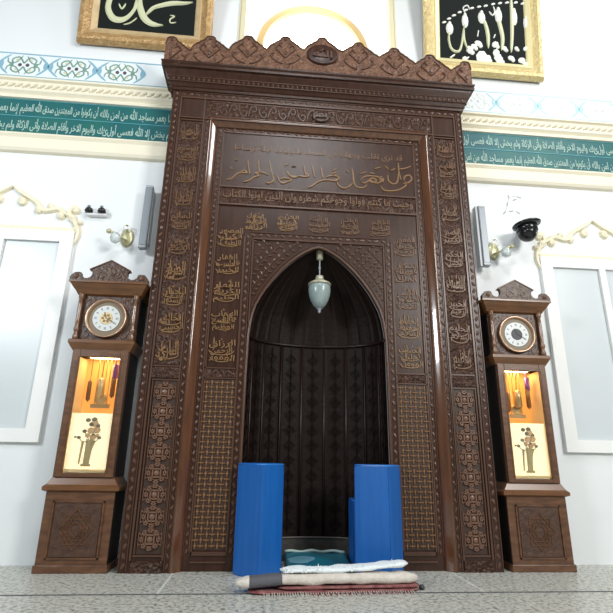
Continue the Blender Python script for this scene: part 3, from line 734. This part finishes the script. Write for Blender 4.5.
# ------------------------------------------------------------------ longcase clocks
def clock(side):
    lab = ('grandfather clock with a brass dial centre, left of the carved niche front' if side < 0 else
           'grandfather clock with a dark dial centre, right of the carved niche front')
    t = thing('grandfather_clock', lab, 'clock', (side * 1.675, 0, 0)); back = WY
    bm = B(); add_box(bm, -.235, .235, .006, back, .04, .52); add_box(bm, -.245, .245, -.004, back, 0, .05)
    bs = bevel(obj('base', bm, 'clk', t), .004)
    for s in (-1, 1):
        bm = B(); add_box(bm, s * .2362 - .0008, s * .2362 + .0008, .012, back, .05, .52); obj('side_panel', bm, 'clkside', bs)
    bm = B(); add_box(bm, -.155, .155, .0, .006, .10, .44); pn = obj('base_panel', bm, 'clkdk', bs)
    bm = B()
    for x0, x1, z0, z1 in ((-.175, .175, .085, .095), (-.175, .175, .445, .455), (-.175, -.165, .085, .455), (.165, .175, .085, .455)): add_box(bm, x0, x1, -.004, .006, z0, z1)
    for r in (.05, .085, .12):
        for a0 in (0, PI / 4):
            qv = [(r * math.cos(a0 + k * PI / 2) * .95, .27 + r * 1.1 * math.sin(a0 + k * PI / 2)) for k in range(4)]
            for k in range(4): add_stroke(bm, [qv[k], qv[(k + 1) % 4]], .008, .0, .006, 1, False)
    obj('base_carving', bm, 'clk', bs)
    def taper(prof, name, m, bk=back):
        bm = B(); rows = []
        for w, f, z in prof: rows.append([bm.verts.new(p) for p in ((-w, bk, z), (-w, -f, z), (w, -f, z), (w, bk, z))])
        for a, b in zip(rows, rows[1:]):
            for k in range(4): bm.faces.new((a[k], a[(k + 1) % 4], b[(k + 1) % 4], b[k]))
        bm.faces.new(rows[0]); bm.faces.new(rows[-1][::-1]); return obj(name, bm, m, t)
    taper([(.240, -.004, .515), (.262, .018, .525), (.262, .018, .548), (.246, .002, .562), (.220, -.01, .600), (.214, -.014, .612)], 'waist_moulding', 'clklt')
    # trunk : hollow case
    bm = B(); f = .012
    add_box(bm, -.212, -.190, f, back, .61, 1.54); add_box(bm, .190, .212, f, back, .61, 1.54); add_box(bm, -.19, .19, back - .01, back, .61, 1.54)
    add_box(bm, -.19, .19, f, back, .61, .625); add_box(bm, -.19, .19, f, back, 1.50, 1.54)
    tr = obj('trunk', bm, 'clkdk', t)
    for s in (-1, 1):
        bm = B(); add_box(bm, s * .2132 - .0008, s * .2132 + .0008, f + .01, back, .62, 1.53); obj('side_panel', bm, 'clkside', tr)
    bm = B()
    for x0, x1, z0, z1 in ((-.205, -.148, .613, 1.535), (.148, .205, .613, 1.535), (-.148, .148, .613, .640), (-.148, .148, 1.478, 1.535)): add_box(bm, x0, x1, -.004, f, z0, z1)
    dr = bevel(obj('door', bm, 'clk', t), .003)
    bm = B()
    for s in (-1, 1): add_stroke(bm, [(s * .160, .64), (s * .160, 1.48)], .006, -.004, .004, 1, False)
    obj('door_beading', bm, 'clklt', dr)
    bm = B(); add_box(bm, -.148, .148, .004, .007, .640, 1.478); obj('glass_pane', bm, 'glass', dr)
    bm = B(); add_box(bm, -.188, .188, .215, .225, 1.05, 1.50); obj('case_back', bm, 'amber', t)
    bm = B()
    for s in (-1, 1): add_box(bm, s * .170 - .018, s * .170 + .018, .02, .2, .64, 1.48)
    obj('case_lining', bm, 'litcream', t)
    # lit picture
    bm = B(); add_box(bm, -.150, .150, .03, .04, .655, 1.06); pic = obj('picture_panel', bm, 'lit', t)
    bm = B(); add_box(bm, -.150, .150, .022, .03, .642, .665); obj('picture_sill', bm, 'litcream', pic)
    v = B(); add_stroke(v, [(-.005, .70, .045), (.0, .80, .05), (.01, .87, .075)], .06, .03, .004, 4, False); add_box(v, -.04, .03, .026, .03, .685, .702)
    add_stroke(v, [(-.055, .70, .012), (-.05, .80, .016), (-.045, .86, .02)], .02, .03, .004, 4, False)
    obj('picture_vase', v, 'fl3', pic)
    f1, f2 = B(), B()
    for x, z, r in ((.0, .98, .022), (-.03, 1.01, .02), (.015, 1.015, .022), (.045, .97, .018), (-.045, .93, .018), (-.08, .885, .016), (-.105, .888, .010), (.065, .885, .016), (.02, .905, .014)): add_gem(f1, x, z, .03, r, r * .8, .004, 7)
    for x, z, r in ((.02, .985, .03), (.04, .94, .03), (.0, .935, .028), (.02, .89, .026), (-.02, .90, .02), (.05, .90, .016)): add_gem(f2, x, z, .03, r, r * .9, .003, 7)
    for x, z in ((-.08, .885), (.065, .885), (-.045, .93), (.045, .97)): add_stroke(f1, [(0, .86), (x * .6, z - .03), (x, z)], .006, .03, .003, 4)
    obj('picture_flowers', f2, 'fl2', pic); obj('picture_leaves', f1, 'fl1', pic)
    # weights, pendulum
    for i, (x, z0, z1, r, m) in enumerate(((-.085, 1.17, 1.30, .016, 'weight'), (.0, 1.20, 1.32, .030, 'brass'), (.090, 1.20, 1.34, .018, 'weight'))):
        bm = B(); add_lathe(bm, [(.0, z0 - .02), (r * .5, z0 - .01), (r, z0), (r, z1), (r * .5, z1 + .012), (.0, z1 + .02)], (x, .11, 0), 14); w_ = obj('weight', bm, m, t, sm=True)
        bm = B(); add_tube(bm, [(x, .11, z1 + .01), (x, .11, 1.50)], .005, 5); obj('weight_cable', bm, 'brass' if i != 2 else 'purple', w_)
    bm = B(); add_lathe(bm, [(.0, 1.33), (.02, 1.335), (.021, 1.44), (.0, 1.445)], (.095, .11, 0), 14); obj('weight_sleeve', bm, 'purple', t, sm=True)
    bm = B()
    for x in (-.045, -.015, .015, .045): add_tube(bm, [(x, .15, 1.13), (x, .15, 1.5)], .004, 5)
    add_box(bm, -.07, .07, .14, .16, 1.11, 1.14)
    pd = obj('pendulum_rods', bm, 'brass', t)
    bm = B(); add_lathe(bm, [(.0, -.012), (.04, -.004), (.045, 0), (.04, .006), (.0, .01)], (.0, .14, 1.18), 20, 'y'); obj('pendulum_bob', bm, 'brass', t, sm=True)
    # hood
    taper([(.205, -.012, 1.535), (.214, .0, 1.545), (.232, .018, 1.575), (.246, .03, 1.60), (.246, .03, 1.622), (.238, .02, 1.628)], 'hood_base_moulding', 'clklt')
    bm = B(); add_box(bm, -.236, .236, .025, back, 1.625, 2.0); hd = obj('hood', bm, 'clkdk', t)
    for s in (-1, 1):
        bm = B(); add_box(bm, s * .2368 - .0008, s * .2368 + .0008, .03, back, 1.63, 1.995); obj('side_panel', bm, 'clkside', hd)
        bm = B(); add_lathe(bm, [(.022, 1.625), (.022, 1.66), (.015, 1.67), (.015, 1.69), (.021, 1.70), (.021, 1.72), (.014, 1.73), (.016, 1.80), (.0155, 1.90), (.013, 1.955), (.020, 1.962), (.022, 2.0)], (s * .210, .003, 0), 14)
        obj('column', bm, 'clkcol', t, sm=True)
    for sx in (-1, 1):
        for sz in (-1, 1):
            bm = B(); cx, cz = sx * .145, 1.808 + sz * .135
            add_stroke(bm, [(cx, cz - .03 * sz), (cx - .025 * sx, cz), (cx, cz + .025 * sz), (cx + .02 * sx, cz)], .008, .025, .006, 5)
            obj('hood_carving', bm, 'clk', hd)
    taper([(.240, -.02, 1.990), (.246, .0, 2.0), (.250, .006, 2.01), (.275, .035, 2.045), (.292, .052, 2.072), (.302, .062, 2.078), (.302, .062, 2.092), (.0, -.05, 2.094)], 'hood_cornice', 'clklt')
    # pediment
    half = [(-.30, 2.092), (-.302, 2.115), (-.290, 2.135), (-.270, 2.156), (-.240, 2.160), (-.222, 2.158)]
    for k in range(7):   # round notch
        a = PI + (PI * 1.12) * k / 6; half.append((-.176 + .042 * math.cos(a), 2.152 + .042 * math.sin(a)))
    half += [(-.145, 2.178), (-.158, 2.179), (-.158, 2.186), (0, 2.272)]
    pts = half + [(-x, z) for x, z in half[::-1][1:]]
    bm = B(); add_prism(bm, pts, -.056, -.02); pd = obj('pediment', bm, 'clkdk', t)
    bm = B(); add_stroke(bm, [(-.158, 2.184), (0, 2.268), (.158, 2.184)], .012, -.056, .008, 1, False)
    for s in (-1, 1): add_stroke(bm, [(s * .02, 2.14), (s * .06, 2.17), (s * .085, 2.14), (s * .06, 2.115), (s * .04, 2.135)], .009, -.056, .006, 5); add_gem(bm, s * .25, 2.125, -.056, .02, .02, .012)
    obj('pediment_carving', bm, 'clk', pd)
    # dial
    dz = 1.806
    bm = B(); add_lathe(bm, [(.0, .028), (.146, .028), (.146, .014), (.0, .014)], (0, 0, dz), 40, 'y'); dl = obj('dial_plate', bm, 'dialplate', t)
    bm = B(); rr = [(.150, .025), (.158, .0), (.152, -.012), (.142, -.006), (.136, .018)]; rings = []
    for r, y in rr: rings.append([bm.verts.new((r * math.cos(2 * PI * k / 48), y, dz + r * math.sin(2 * PI * k / 48))) for k in range(48)])
    for a, b in zip(rings, rings[1:]):
        for k in range(48): bm.faces.new((a[k], a[(k + 1) % 48], b[(k + 1) % 48], b[k]))
    obj('bezel', bm, 'bezel', dl, sm=True)
    bm = B(); add_lathe(bm, [(.0, .014), (.104, .014), (.104, .008), (.0, .008)], (0, 0, dz), 40, 'y'); obj('chapter_ring', bm, 'dialwhite', dl)
    bm = B(); add_lathe(bm, [(.0, .008), (.049, .008), (.047, .004), (.0, .004)], (0, 0, dz), 32, 'y'); dc = obj('dial_centre', bm, 'brass' if side < 0 else 'ink', dl)
    if side < 0:
        bm = B()
        for k in range(6):
            a = k * PI / 3; add_gem(bm, .026 * math.cos(a), dz + .026 * math.sin(a), .004, .012, .012, .003, 6)
        obj('centre_engraving', bm, 'dialplate', dc)
    bm = B()
    for k in range(12):
        a = 2 * PI * k / 12; c, s_ = math.cos(a), math.sin(a)
        for off in (-.006, .0, .006) if k % 3 == 0 else (-.003, .003):
            add_stroke(bm, [(.072 * c - off * s_, dz + .072 * s_ + off * c), (.092 * c - off * s_, dz + .092 * s_ + off * c)], .0028, .008, .001, 1, False)
    obj('hour_marks', bm, 'ink', dl)
    bm = B()
    for a, L, w in ((1.9, .05, .007), (-.5, .078, .005)): add_stroke(bm, [(0, dz), (L * math.cos(a), dz + L * math.sin(a))], w, .003, .002, 1, False)
    obj('hands', bm, 'ink', dl)
    for o in t.children:
        if o.name.split('.')[0] in ('hood_base_moulding', 'hood', 'column', 'hood_cornice', 'pediment', 'dial_plate'): o.location.z = -.018
    # lamp inside the case
    ld = bpy.data.lights.new('case_lamp', 'AREA'); ld.shape = 'RECTANGLE'; ld.size = .22; ld.size_y = .05; ld.energy = 1.1; ld.color = (1, .68, .32)
    lo = bpy.data.objects.new('case_lamp', ld); COL.objects.link(lo); lo.parent = t; lo.location = (0, .12, 1.49); lo.rotation_euler = (0, 0, 0)
clock(-1); clock(1)

# ------------------------------------------------------------------ column speakers
for s in (-1, 1):
    t = thing('column_speaker', 'slim grey column speaker, %s' % ('between the left wall light and the carved niche front' if s < 0 else 'between the carved niche front and the right wall light'), 'speaker', (-1.515 if s < 0 else 1.555, WY, 2.465))
    bm = B(); add_box(bm, -.033, .033, -.115, -.06, 0, .61); bevel(obj('cabinet', bm, 'grey', t), .006)
    bm = B(); add_box(bm, -.026, .026, -.118, -.115,   .03, .58); gr = obj('grille', bm, 'grey', t)
    bm = B(); add_box(bm, -.031, .031, -.1185, -.115, .012, .02); add_box(bm, -.031, .031, -.1185, -.115, .590, .598); obj('grille_clip', bm, 'greylt', t)
    bm = B(); add_box(bm, -.02, .02, -.06, 0, .12, .18); add_box(bm, -.02, .02, -.06, 0, .46, .52); add_box(bm, -.055, -.033, -.10, -.03, .0, .61) if s > 0 else add_box(bm, .033, .043, -.09, -.03, .05, .57)
    obj('bracket', bm, 'greylt', t)

# ------------------------------------------------------------------ brass wall lights
for s in (-1, 1):
    t = thing('wall_light', 'small brass wall light with a glass cup, %s' % ('above the left grandfather clock' if s < 0 else 'left of the black dome camera'), 'wall light', (s * 1.68, WY, 2.60 if s < 0 else 2.66))
    bm = B(); add_lathe(bm, [(.0, 0), (.055, 0), (.058, -.008), (.045, -.020), (.022, -.026), (.0, -.028)], (0, 0, 0), 20, 'y')
    for v in bm.verts: v.co.z *= 1.55
    obj('backplate', bm, 'brass2', t, sm=True) if 'brass2' in M else None
    if 'brass2' not in M:
        M['brass2'] = mat('pale_brass', (.52, .50, .30), .35, metal=.4); obj('backplate', bm, 'brass2', t, sm=True)
    bm = B(); add_tube(bm, smooth([(0, -.02, -.03), (0, -.09, -.05), (s * .04, -.12, -.035), (s * .08, -.13, -.01), (s * .11, -.13, .0)], 5), .009, 8)
    add_lathe(bm, [(.0, -.02), (.02, -.015), (.022, .005), (.012, .018), (.0, .02)], (s * .12, -.13, 0), 12); add_lathe(bm, [(.0, -.012), (.014, 0), (.0, .012)], (0, -.045, .10), 10)
    obj('arm', bm, 'brass2', t, sm=True)
    bm = B(); add_lathe(bm, [(.014, -.012), (.036, -.03), (.045, -.06), (.038, -.09), (.020, -.105), (.0, -.108)], (s * .06, -.13, 0), 18); obj('glass_cup', bm, 'sglass', t, sm=True)
    bm = B(); add_tube(bm, [(0 + .028 * math.cos(a * PI / 8), -.06, .055 + .05 * math.sin(a * PI / 8)) for a in range(-1, 10)], .006, 6); obj('loop', bm, 'callw', t, sm=True)

# ------------------------------------------------------------------ security cameras
t = thing('dome_camera', 'black dome security camera with a round black plate above the right clock', 'camera', (1.945, .10, 2.872))
bm = B(); add_lathe(bm, [(.0, .012), (.118, .012), (.128, .0), (.120, -.014), (.0, -.016)], n=32); pl = obj('mounting_plate', bm, 'black', t, sm=True); pl.rotation_euler = (0, -.14, 0)
bm = B(); add_lathe(bm, [(.092, -.010), (.094, -.07), (.088, -.075), (.0, -.075)], n=32); obj('housing', bm, 'black', t, sm=True)
bm = B(); add_lathe(bm, [(.088, -.070), (.084, -.10), (.068, -.135), (.042, -.158), (.0, -.168)], n=32); obj('dome', bm, 'black', t, sm=True)
bm = B(); add_box(bm, -.02, .02, .06, .17, -.012, .008); add_box(bm, -.035, .035, .155, .17, -.05, .05); obj('wall_arm', bm, 'white', t)
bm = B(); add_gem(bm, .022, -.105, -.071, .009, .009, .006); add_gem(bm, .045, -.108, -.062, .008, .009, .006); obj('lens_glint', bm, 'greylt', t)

t = thing('twin_camera', 'small white wall camera bracket with two black round heads, above the left clock', 'camera', (-1.96, WY, 2.80))
bm = B(); add_box(bm, -.085, .085, -.05, 0, -.015, .005); bevel(obj('bracket', bm, 'white', t), .006)
for x in (-.065, .045):
    bm = B(); add_lathe(bm, [(.0, -.02), (.032, -.015), (.036, .0), (.030, .022), (.0, .028)], (x, -.05, .022), 18); hd = obj('camera_head', bm, 'black', t, sm=True)
    bm = B(); add_lathe(bm, [(.0, -.012), (.014, -.006), (.014, .006), (.0, .012)], (x - .005, -.05, .068), 12); obj('antenna_knob', bm, 'grey', hd, sm=True)

# faint painted motif
bm = B()
for x, z, a in ((.03, .05, .5), (-.05, .0, 1.2), (.08, .08, -.3), (-.02, -.08, .2), (.05, -.09, -.6), (-.09, -.10, .8), (-.03, .08, 1.6)):
    add_gem(bm, x, z, 0, .030, .010, .002, 6, a)
add_stroke(bm, [(-.09, -.10), (-.05, -.02), (-.02, .07), (.07, .09)], .006, 0, .002); o = obj('painted_motif', bm, 'motif', loc=(1.93, WY - .0005, 3.18))
tag(o, 'faint grey floral motif painted on the white wall above the dome camera', 'wall decoration')

# ------------------------------------------------------------------ flanking windows
for i, s in enumerate((-1, 1)):
    cx = s * 2.72
    bm = B(); add_box(bm, cx - .50, cx + .50, WY - .012, WY, .9, 2.55); w_ = struct('window_%d' % (i + 2), bm, 'wglass')
    bm = B()
    for x0, x1, z0, z1 in ((-.60, -.49, .85, 2.62), (.49, .60, .85, 2.62), (-.49, .49, 2.52, 2.62), (-.49, .49, .85, .95), (-.03, .03, .95, 2.52)): add_box(bm, cx + x0, cx + x1, WY - .04, WY, z0, z1)
    obj('window_frame', bm, 'winframe', w_)
    t = thing('window_ornament', 'gold and ivory carved scroll crest %s' % ('beside the twin camera' if s < 0 else 'right of the dome camera'), 'ornament', (cx, WY, 2.62))
    b1 = B()
    def sc(pts, w): add_stroke(b1, pts, w, 0, .03, 5)
    for q in (-1, 1):
        sc([(q * .60, -.12, .03), (q * .62, .0, .05), (q * .58, .10, .06), (q * .52, .18, .06), (q * .55, .25, .05), (q * .60, .22, .03)], .05)
        sc([(q * .52, .15, .04), (q * .42, .22, .06), (q * .30, .20, .06), (q * .22, .28, .05), (q * .12, .34, .05), (0, .42, .05)], .05)
        for x, z, r in ((.60, .02, .035), (.55, .14, .04), (.62, .10, .025), (.57, .22, .04), (.45, .16, .04), (.35, .24, .035), (.25, .2, .035), (.1, .28, .045)): add_gem(b1, q * x, z, 0, r, r * 1.2, .04, 8, q * .5)
    add_box(b1, -.60, .60, -.03, 0, 0, .035)
    obj('carving', b1, 'ornament', t)

# ------------------------------------------------------------------ blue foam pillars
def pillar(name, x, y, s, h, rot, label, group=None):
    t = thing(name, label, 'foam block', (x, y, 0), rot, group)
    bm = B(); N = 6; H = 10; e = s / 2; rows = []
    pts = []
    for k in range(4):
        a0 = k * PI / 2 + PI / 4 + PI
        for i in range(N):
            u = i / N; c0 = Vector((math.cos(a0), math.sin(a0))) * e * 1.414; c1 = Vector((math.cos(a0 + PI / 2), math.sin(a0 + PI / 2))) * e * 1.414
            p = c0.lerp(c1, u); d = p.length; lim = e * 1.414 * .975
            if d > lim: p *= lim / d
            out = 1 + .012 * math.sin(PI * u); pts.append(p * out)
    for z, f in ((0, .97), (.01, 1), (.1 * h, 1.005), (.4 * h, 1), (.7 * h, .995), (h - .012, .985), (h - .003, .97), (h, .93), (h, .0)):
        rows.append([bm.verts.new((p.x * f + .0015 * noise.noise(Vector((p.x * 9, p.y * 9, z * 4 + x * 9))), p.y * f, z)) for p in pts])
    for a, b in zip(rows, rows[1:]):
        for k in range(len(pts)): j = (k + 1) % len(pts); bm.faces.new((a[k], a[j], b[j], b[k]))
    bm.faces.new(rows[0][::-1]); bmesh.ops.remove_doubles(bm, verts=bm.verts, dist=1e-5)
    obj('foam_body', bm, 'blue', t, sm=False)
    bm = B(); c = e * .978
    add_tube(bm, [(-c, -c, h - .008), (c, -c, h - .008), (c, c, h - .008), (-c, c, h - .008)], .004, 6, True); obj('top_piping', bm, 'bluelt', t, sm=True)
    bm = B(); cc = e * .974
    for qx in (-1, 1):
        for qy in (-1, 1): add_tube(bm, [(qx * cc, qy * cc, .01), (qx * cc, qy * cc, h - .02)], .0035, 5)
    obj('corner_seam', bm, 'bluedk', t)
pillar('foam_pillar', -.418, -.045, .236, .727, PI / 4, 'tall blue padded foam pillar standing at the left side of the niche opening')
pillar('foam_pillar', .437, -.060,   .262, .730, math.radians(57), 'tall blue padded foam pillar standing at the right side of the niche opening')
pillar('foam_block',   .368, .215, .17, .475, 0, 'lower blue foam block tucked behind the right tall pillar inside the niche')

# blue mat inside the niche
t = thing('prayer_mat', 'shiny teal-blue mat with a pale rear edge lying in the niche between blue pillars', 'mat', (0, 0, 0))
bm = B(); nx, ny = 24, 8; gr = []
def matz(x, y): return .038 + .045 * max(0, (y + .02) / .36) + .006 * math.sin(x * 14 + y * 9)
for j in range(ny + 1):
    yy = -.06 + .40 * j / ny; lim = .231
    gr.append([bm.verts.new((.019 - lim + 2 * lim * i / nx, yy, matz(.019 - lim + 2 * lim * i / nx, yy))) for i in range(nx + 1)])
for a, b in zip(gr, gr[1:]):
    for i in range(nx): bm.faces.new((a[i], a[i + 1], b[i + 1], b[i]))
r = bmesh.ops.extrude_face_region(bm, geom=list(bm.faces)); 
for v in [q for q in r['geom'] if isinstance(q, bmesh.types.BMVert)]: v.co.z = .002
obj('mat_body', bm, 'mat', t, sm=True)
bm = B(); add_tube(bm, [(.019 - .23 + .46 * i / 16, .325 - .02 * abs(i - 8) / 8, matz(0, .33) + .004 + .005 * math.sin(i * 1.1)) for i in range(17)], .011, 8); obj('pale_edge', bm, 'matpale', t, sm=True)
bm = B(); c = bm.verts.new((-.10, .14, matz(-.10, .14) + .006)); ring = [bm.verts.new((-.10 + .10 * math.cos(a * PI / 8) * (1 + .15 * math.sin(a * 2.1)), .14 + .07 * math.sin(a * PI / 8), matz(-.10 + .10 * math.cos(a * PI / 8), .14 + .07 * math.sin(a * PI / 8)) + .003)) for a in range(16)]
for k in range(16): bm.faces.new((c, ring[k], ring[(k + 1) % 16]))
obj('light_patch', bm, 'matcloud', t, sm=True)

# ------------------------------------------------------------------ rugs in front
RA = math.radians(3.2); RC = (.000, -.475)
def roll(name, x0, x1, y0, y1, z0, z1, m, parent, seg=40, amp=.006, wob=None, rnd=14):
    """flattened roll: rounded oblong section swept along X"""
    bm = B(); rows = []
    for i in range(seg + 1):
        u = i / seg; x = x0 + (x1 - x0) * u; e = min(1, .55 + 8 * min(u, 1 - u)); row = []
        cy, cz = (y0 + y1) / 2, (z0 + z1) / 2 + (wob(x) if wob else 0); hy, hz = (y1 - y0) / 2 * e, (z1 - z0) / 2 * e
        for k in range(rnd):
            a = 2 * PI * k / rnd; ca, sa = math.cos(a), math.sin(a); p = .62
            yy = cy + hy * math.copysign(abs(ca) ** p, ca); zz = cz + hz * math.copysign(abs(sa) ** p, sa)
            n = noise.noise(Vector((x * 12, yy * 14, zz * 14))) * amp
            row.append(bm.verts.new((x, yy + n * ca, max(z0 if not wob else .0, zz + n * sa))))
        rows.append(row)
    for a, b in zip(rows, rows[1:]):
        for k in range(rnd): bm.faces.new((a[k], a[(k + 1) % rnd], b[(k + 1) % rnd], b[k]))
    bm.faces.new(rows[0][::-1]); bm.faces.new(rows[-1]); return obj(name, bm, m, parent, sm=True)
t = thing('prayer_rug', 'folded maroon prayer rug with a knotted fringe, bottom of the pile on the floor', 'rug', (RC[0], RC[1], 0), RA)
roll('rug_fold', -.47, .57, -.10, .06, .002, .021, 'maroon', t); roll('rug_fold', -.30, .575, -.095, .06, .021, .041, 'maroon', t)
bm = B()
for i in range(60):
    x = -.38 + i * .0152; add_tube(bm, [(x, -.095, .012), (x + random.uniform(-.004, .004), -.115, .006), (x + random.uniform(-.006, .006), -.150, .003)], .0028, 4)
b2 = bm; bm = B()
for i in range(17):
    x = -.10 + i * .037; add_lathe(bm, [(.0, .0005), (.007, .003), (.007, .009), (.0, .012)], (x, -.125, 0), 8)
joined('fringe', [(b2, 'fringe'), (bm, 'fringered')], t)
bm = B(); add_lathe(bm, [(.0, .0), (.016, .002), (.020, .014), (.010, .026), (.0, .028)], (.60, -.03, 0), 10); obj('dark_tassel', bm, 'ink', t)
t = thing('cream_rug', 'rolled cream rug with one grey band at its left end, lying on the maroon rug', 'rug', (RC[0], RC[1], 0), RA)
roll('rug_roll', -.545, .565, -.085, .03, .0405, .100, 'creamrug', t, seg=60, amp=.008, wob=lambda x: -.022 * max(0, min(1, (-.30 - x) / .30)))
roll('grey_band', -.478, -.262, -.088, .031, .0395, .1015, 'graybandm', t, seg=16, amp=.004, wob=lambda x: -.022 * max(0, min(1, (-.30 - x) / .30)))
t = thing('fleece_rug', 'fluffy white fleece rug folded along the top of the rug pile', 'rug', (RC[0], RC[1], 0), RA)
roll('fleece_body', -.28, .52, -.055, .06, .098, .128, 'fur', t, seg=50, amp=.012, wob=lambda x: .002 + .028 * max(0, (x - .05) / .45) ** 1.6)
bm = B()
for i in range(240):
    x = random.uniform(-.26, .49); w = .002 + .028 * max(0, (x - .05) / .45) ** 1.6; y = random.uniform(-.05, .03); z = .116 + w; L = random.choice((.010, .012, .012, .014, .024 if random.random() < .10 else .012))
    a, b = random.uniform(-.01, .01), random.uniform(-.012, .006)
    add_tube(bm, [(x, y, z - .012), (x + a * .5, y + b * .5, z + L * .5), (x + a, y + b, z + L)], [.006, .004, .001], 4)
obj('fleece_tufts', bm, 'fur', t)

# ------------------------------------------------------------------ camera
cam = bpy.data.cameras.new('camera'); co = bpy.data.objects.new('camera', cam); COL.objects.link(co)
cam.sensor_fit = 'HORIZONTAL'; cam.sensor_width = 36; cam.lens = 36 * 488.18 / 613; cam.clip_start = .02
yaw, pitch, rl = .0869, .3055, .0163
F = Vector((math.sin(yaw) * math.cos(pitch), math.cos(yaw) * math.cos(pitch), math.sin(pitch))); r = Vector((math.cos(yaw), -math.sin(yaw), 0)); u = r.cross(F)
c, s = math.cos(rl), math.sin(rl); R_, U_ = r * c + u * s, u * c - r * s
mx = Matrix(((R_.x, U_.x, -F.x), (R_.y, U_.y, -F.y), (R_.z, U_.z, -F.z))).to_4x4(); mx.translation = Vector((-.4337, -3.7973, .75)); co.matrix_world = mx
bpy.context.scene.camera = co

# ------------------------------------------------------------------ light
def area(name, loc, target, sx, sy, e, col=(1, 1, 1)):
    l = bpy.data.lights.new(name, 'AREA'); l.shape = 'RECTANGLE'; l.size = sx; l.size_y = sy; l.energy = e; l.color = col
    o = bpy.data.objects.new(name, l); COL.objects.link(o); o.location = loc
    o.rotation_euler = (Vector(target) - Vector(loc)).to_track_quat('-Z', 'Y').to_euler(); return o
area('window_light_right', (4.9, -6.8, 4.7), (1.8, .3, 3.0), 1.8, 2.6, 450, (1, .985, .95))
area('clerestory_light', (4.9, -2.7, 8.0), (0, .2, 2.5), 1.0, 1.5, 120, (.97, .99, 1))
area('window_light_left', (-4.9, -4.4, 3.55), (-1.2, .3, 2.2), 1.2, 1.2, 190, (.90, .96, 1))
area('ceiling_light', (0, -4.0, 6.2), (0, -1.5, 0), 1.6, 1.1, 115, (.97, .99, 1))
area('recess_fill', (0, .62, 6.9), (0, .9, 5.0), 1.4, .25, 34, (1, .96, .86))  # added fill that whitens the upper recess, no known lamp there
w = bpy.data.worlds.new('world'); bpy.context.scene.world = w; w.use_nodes = True
bg = w.node_tree.nodes['Background']; bg.inputs[0].default_value = (.90, .95, 1, 1); bg.inputs[1].default_value = .17
vs = bpy.context.scene.view_settings; vs.view_transform = 'Standard'; vs.look = 'None'; vs.exposure = 0; vs.gamma = 1; vs.use_curve_mapping = False
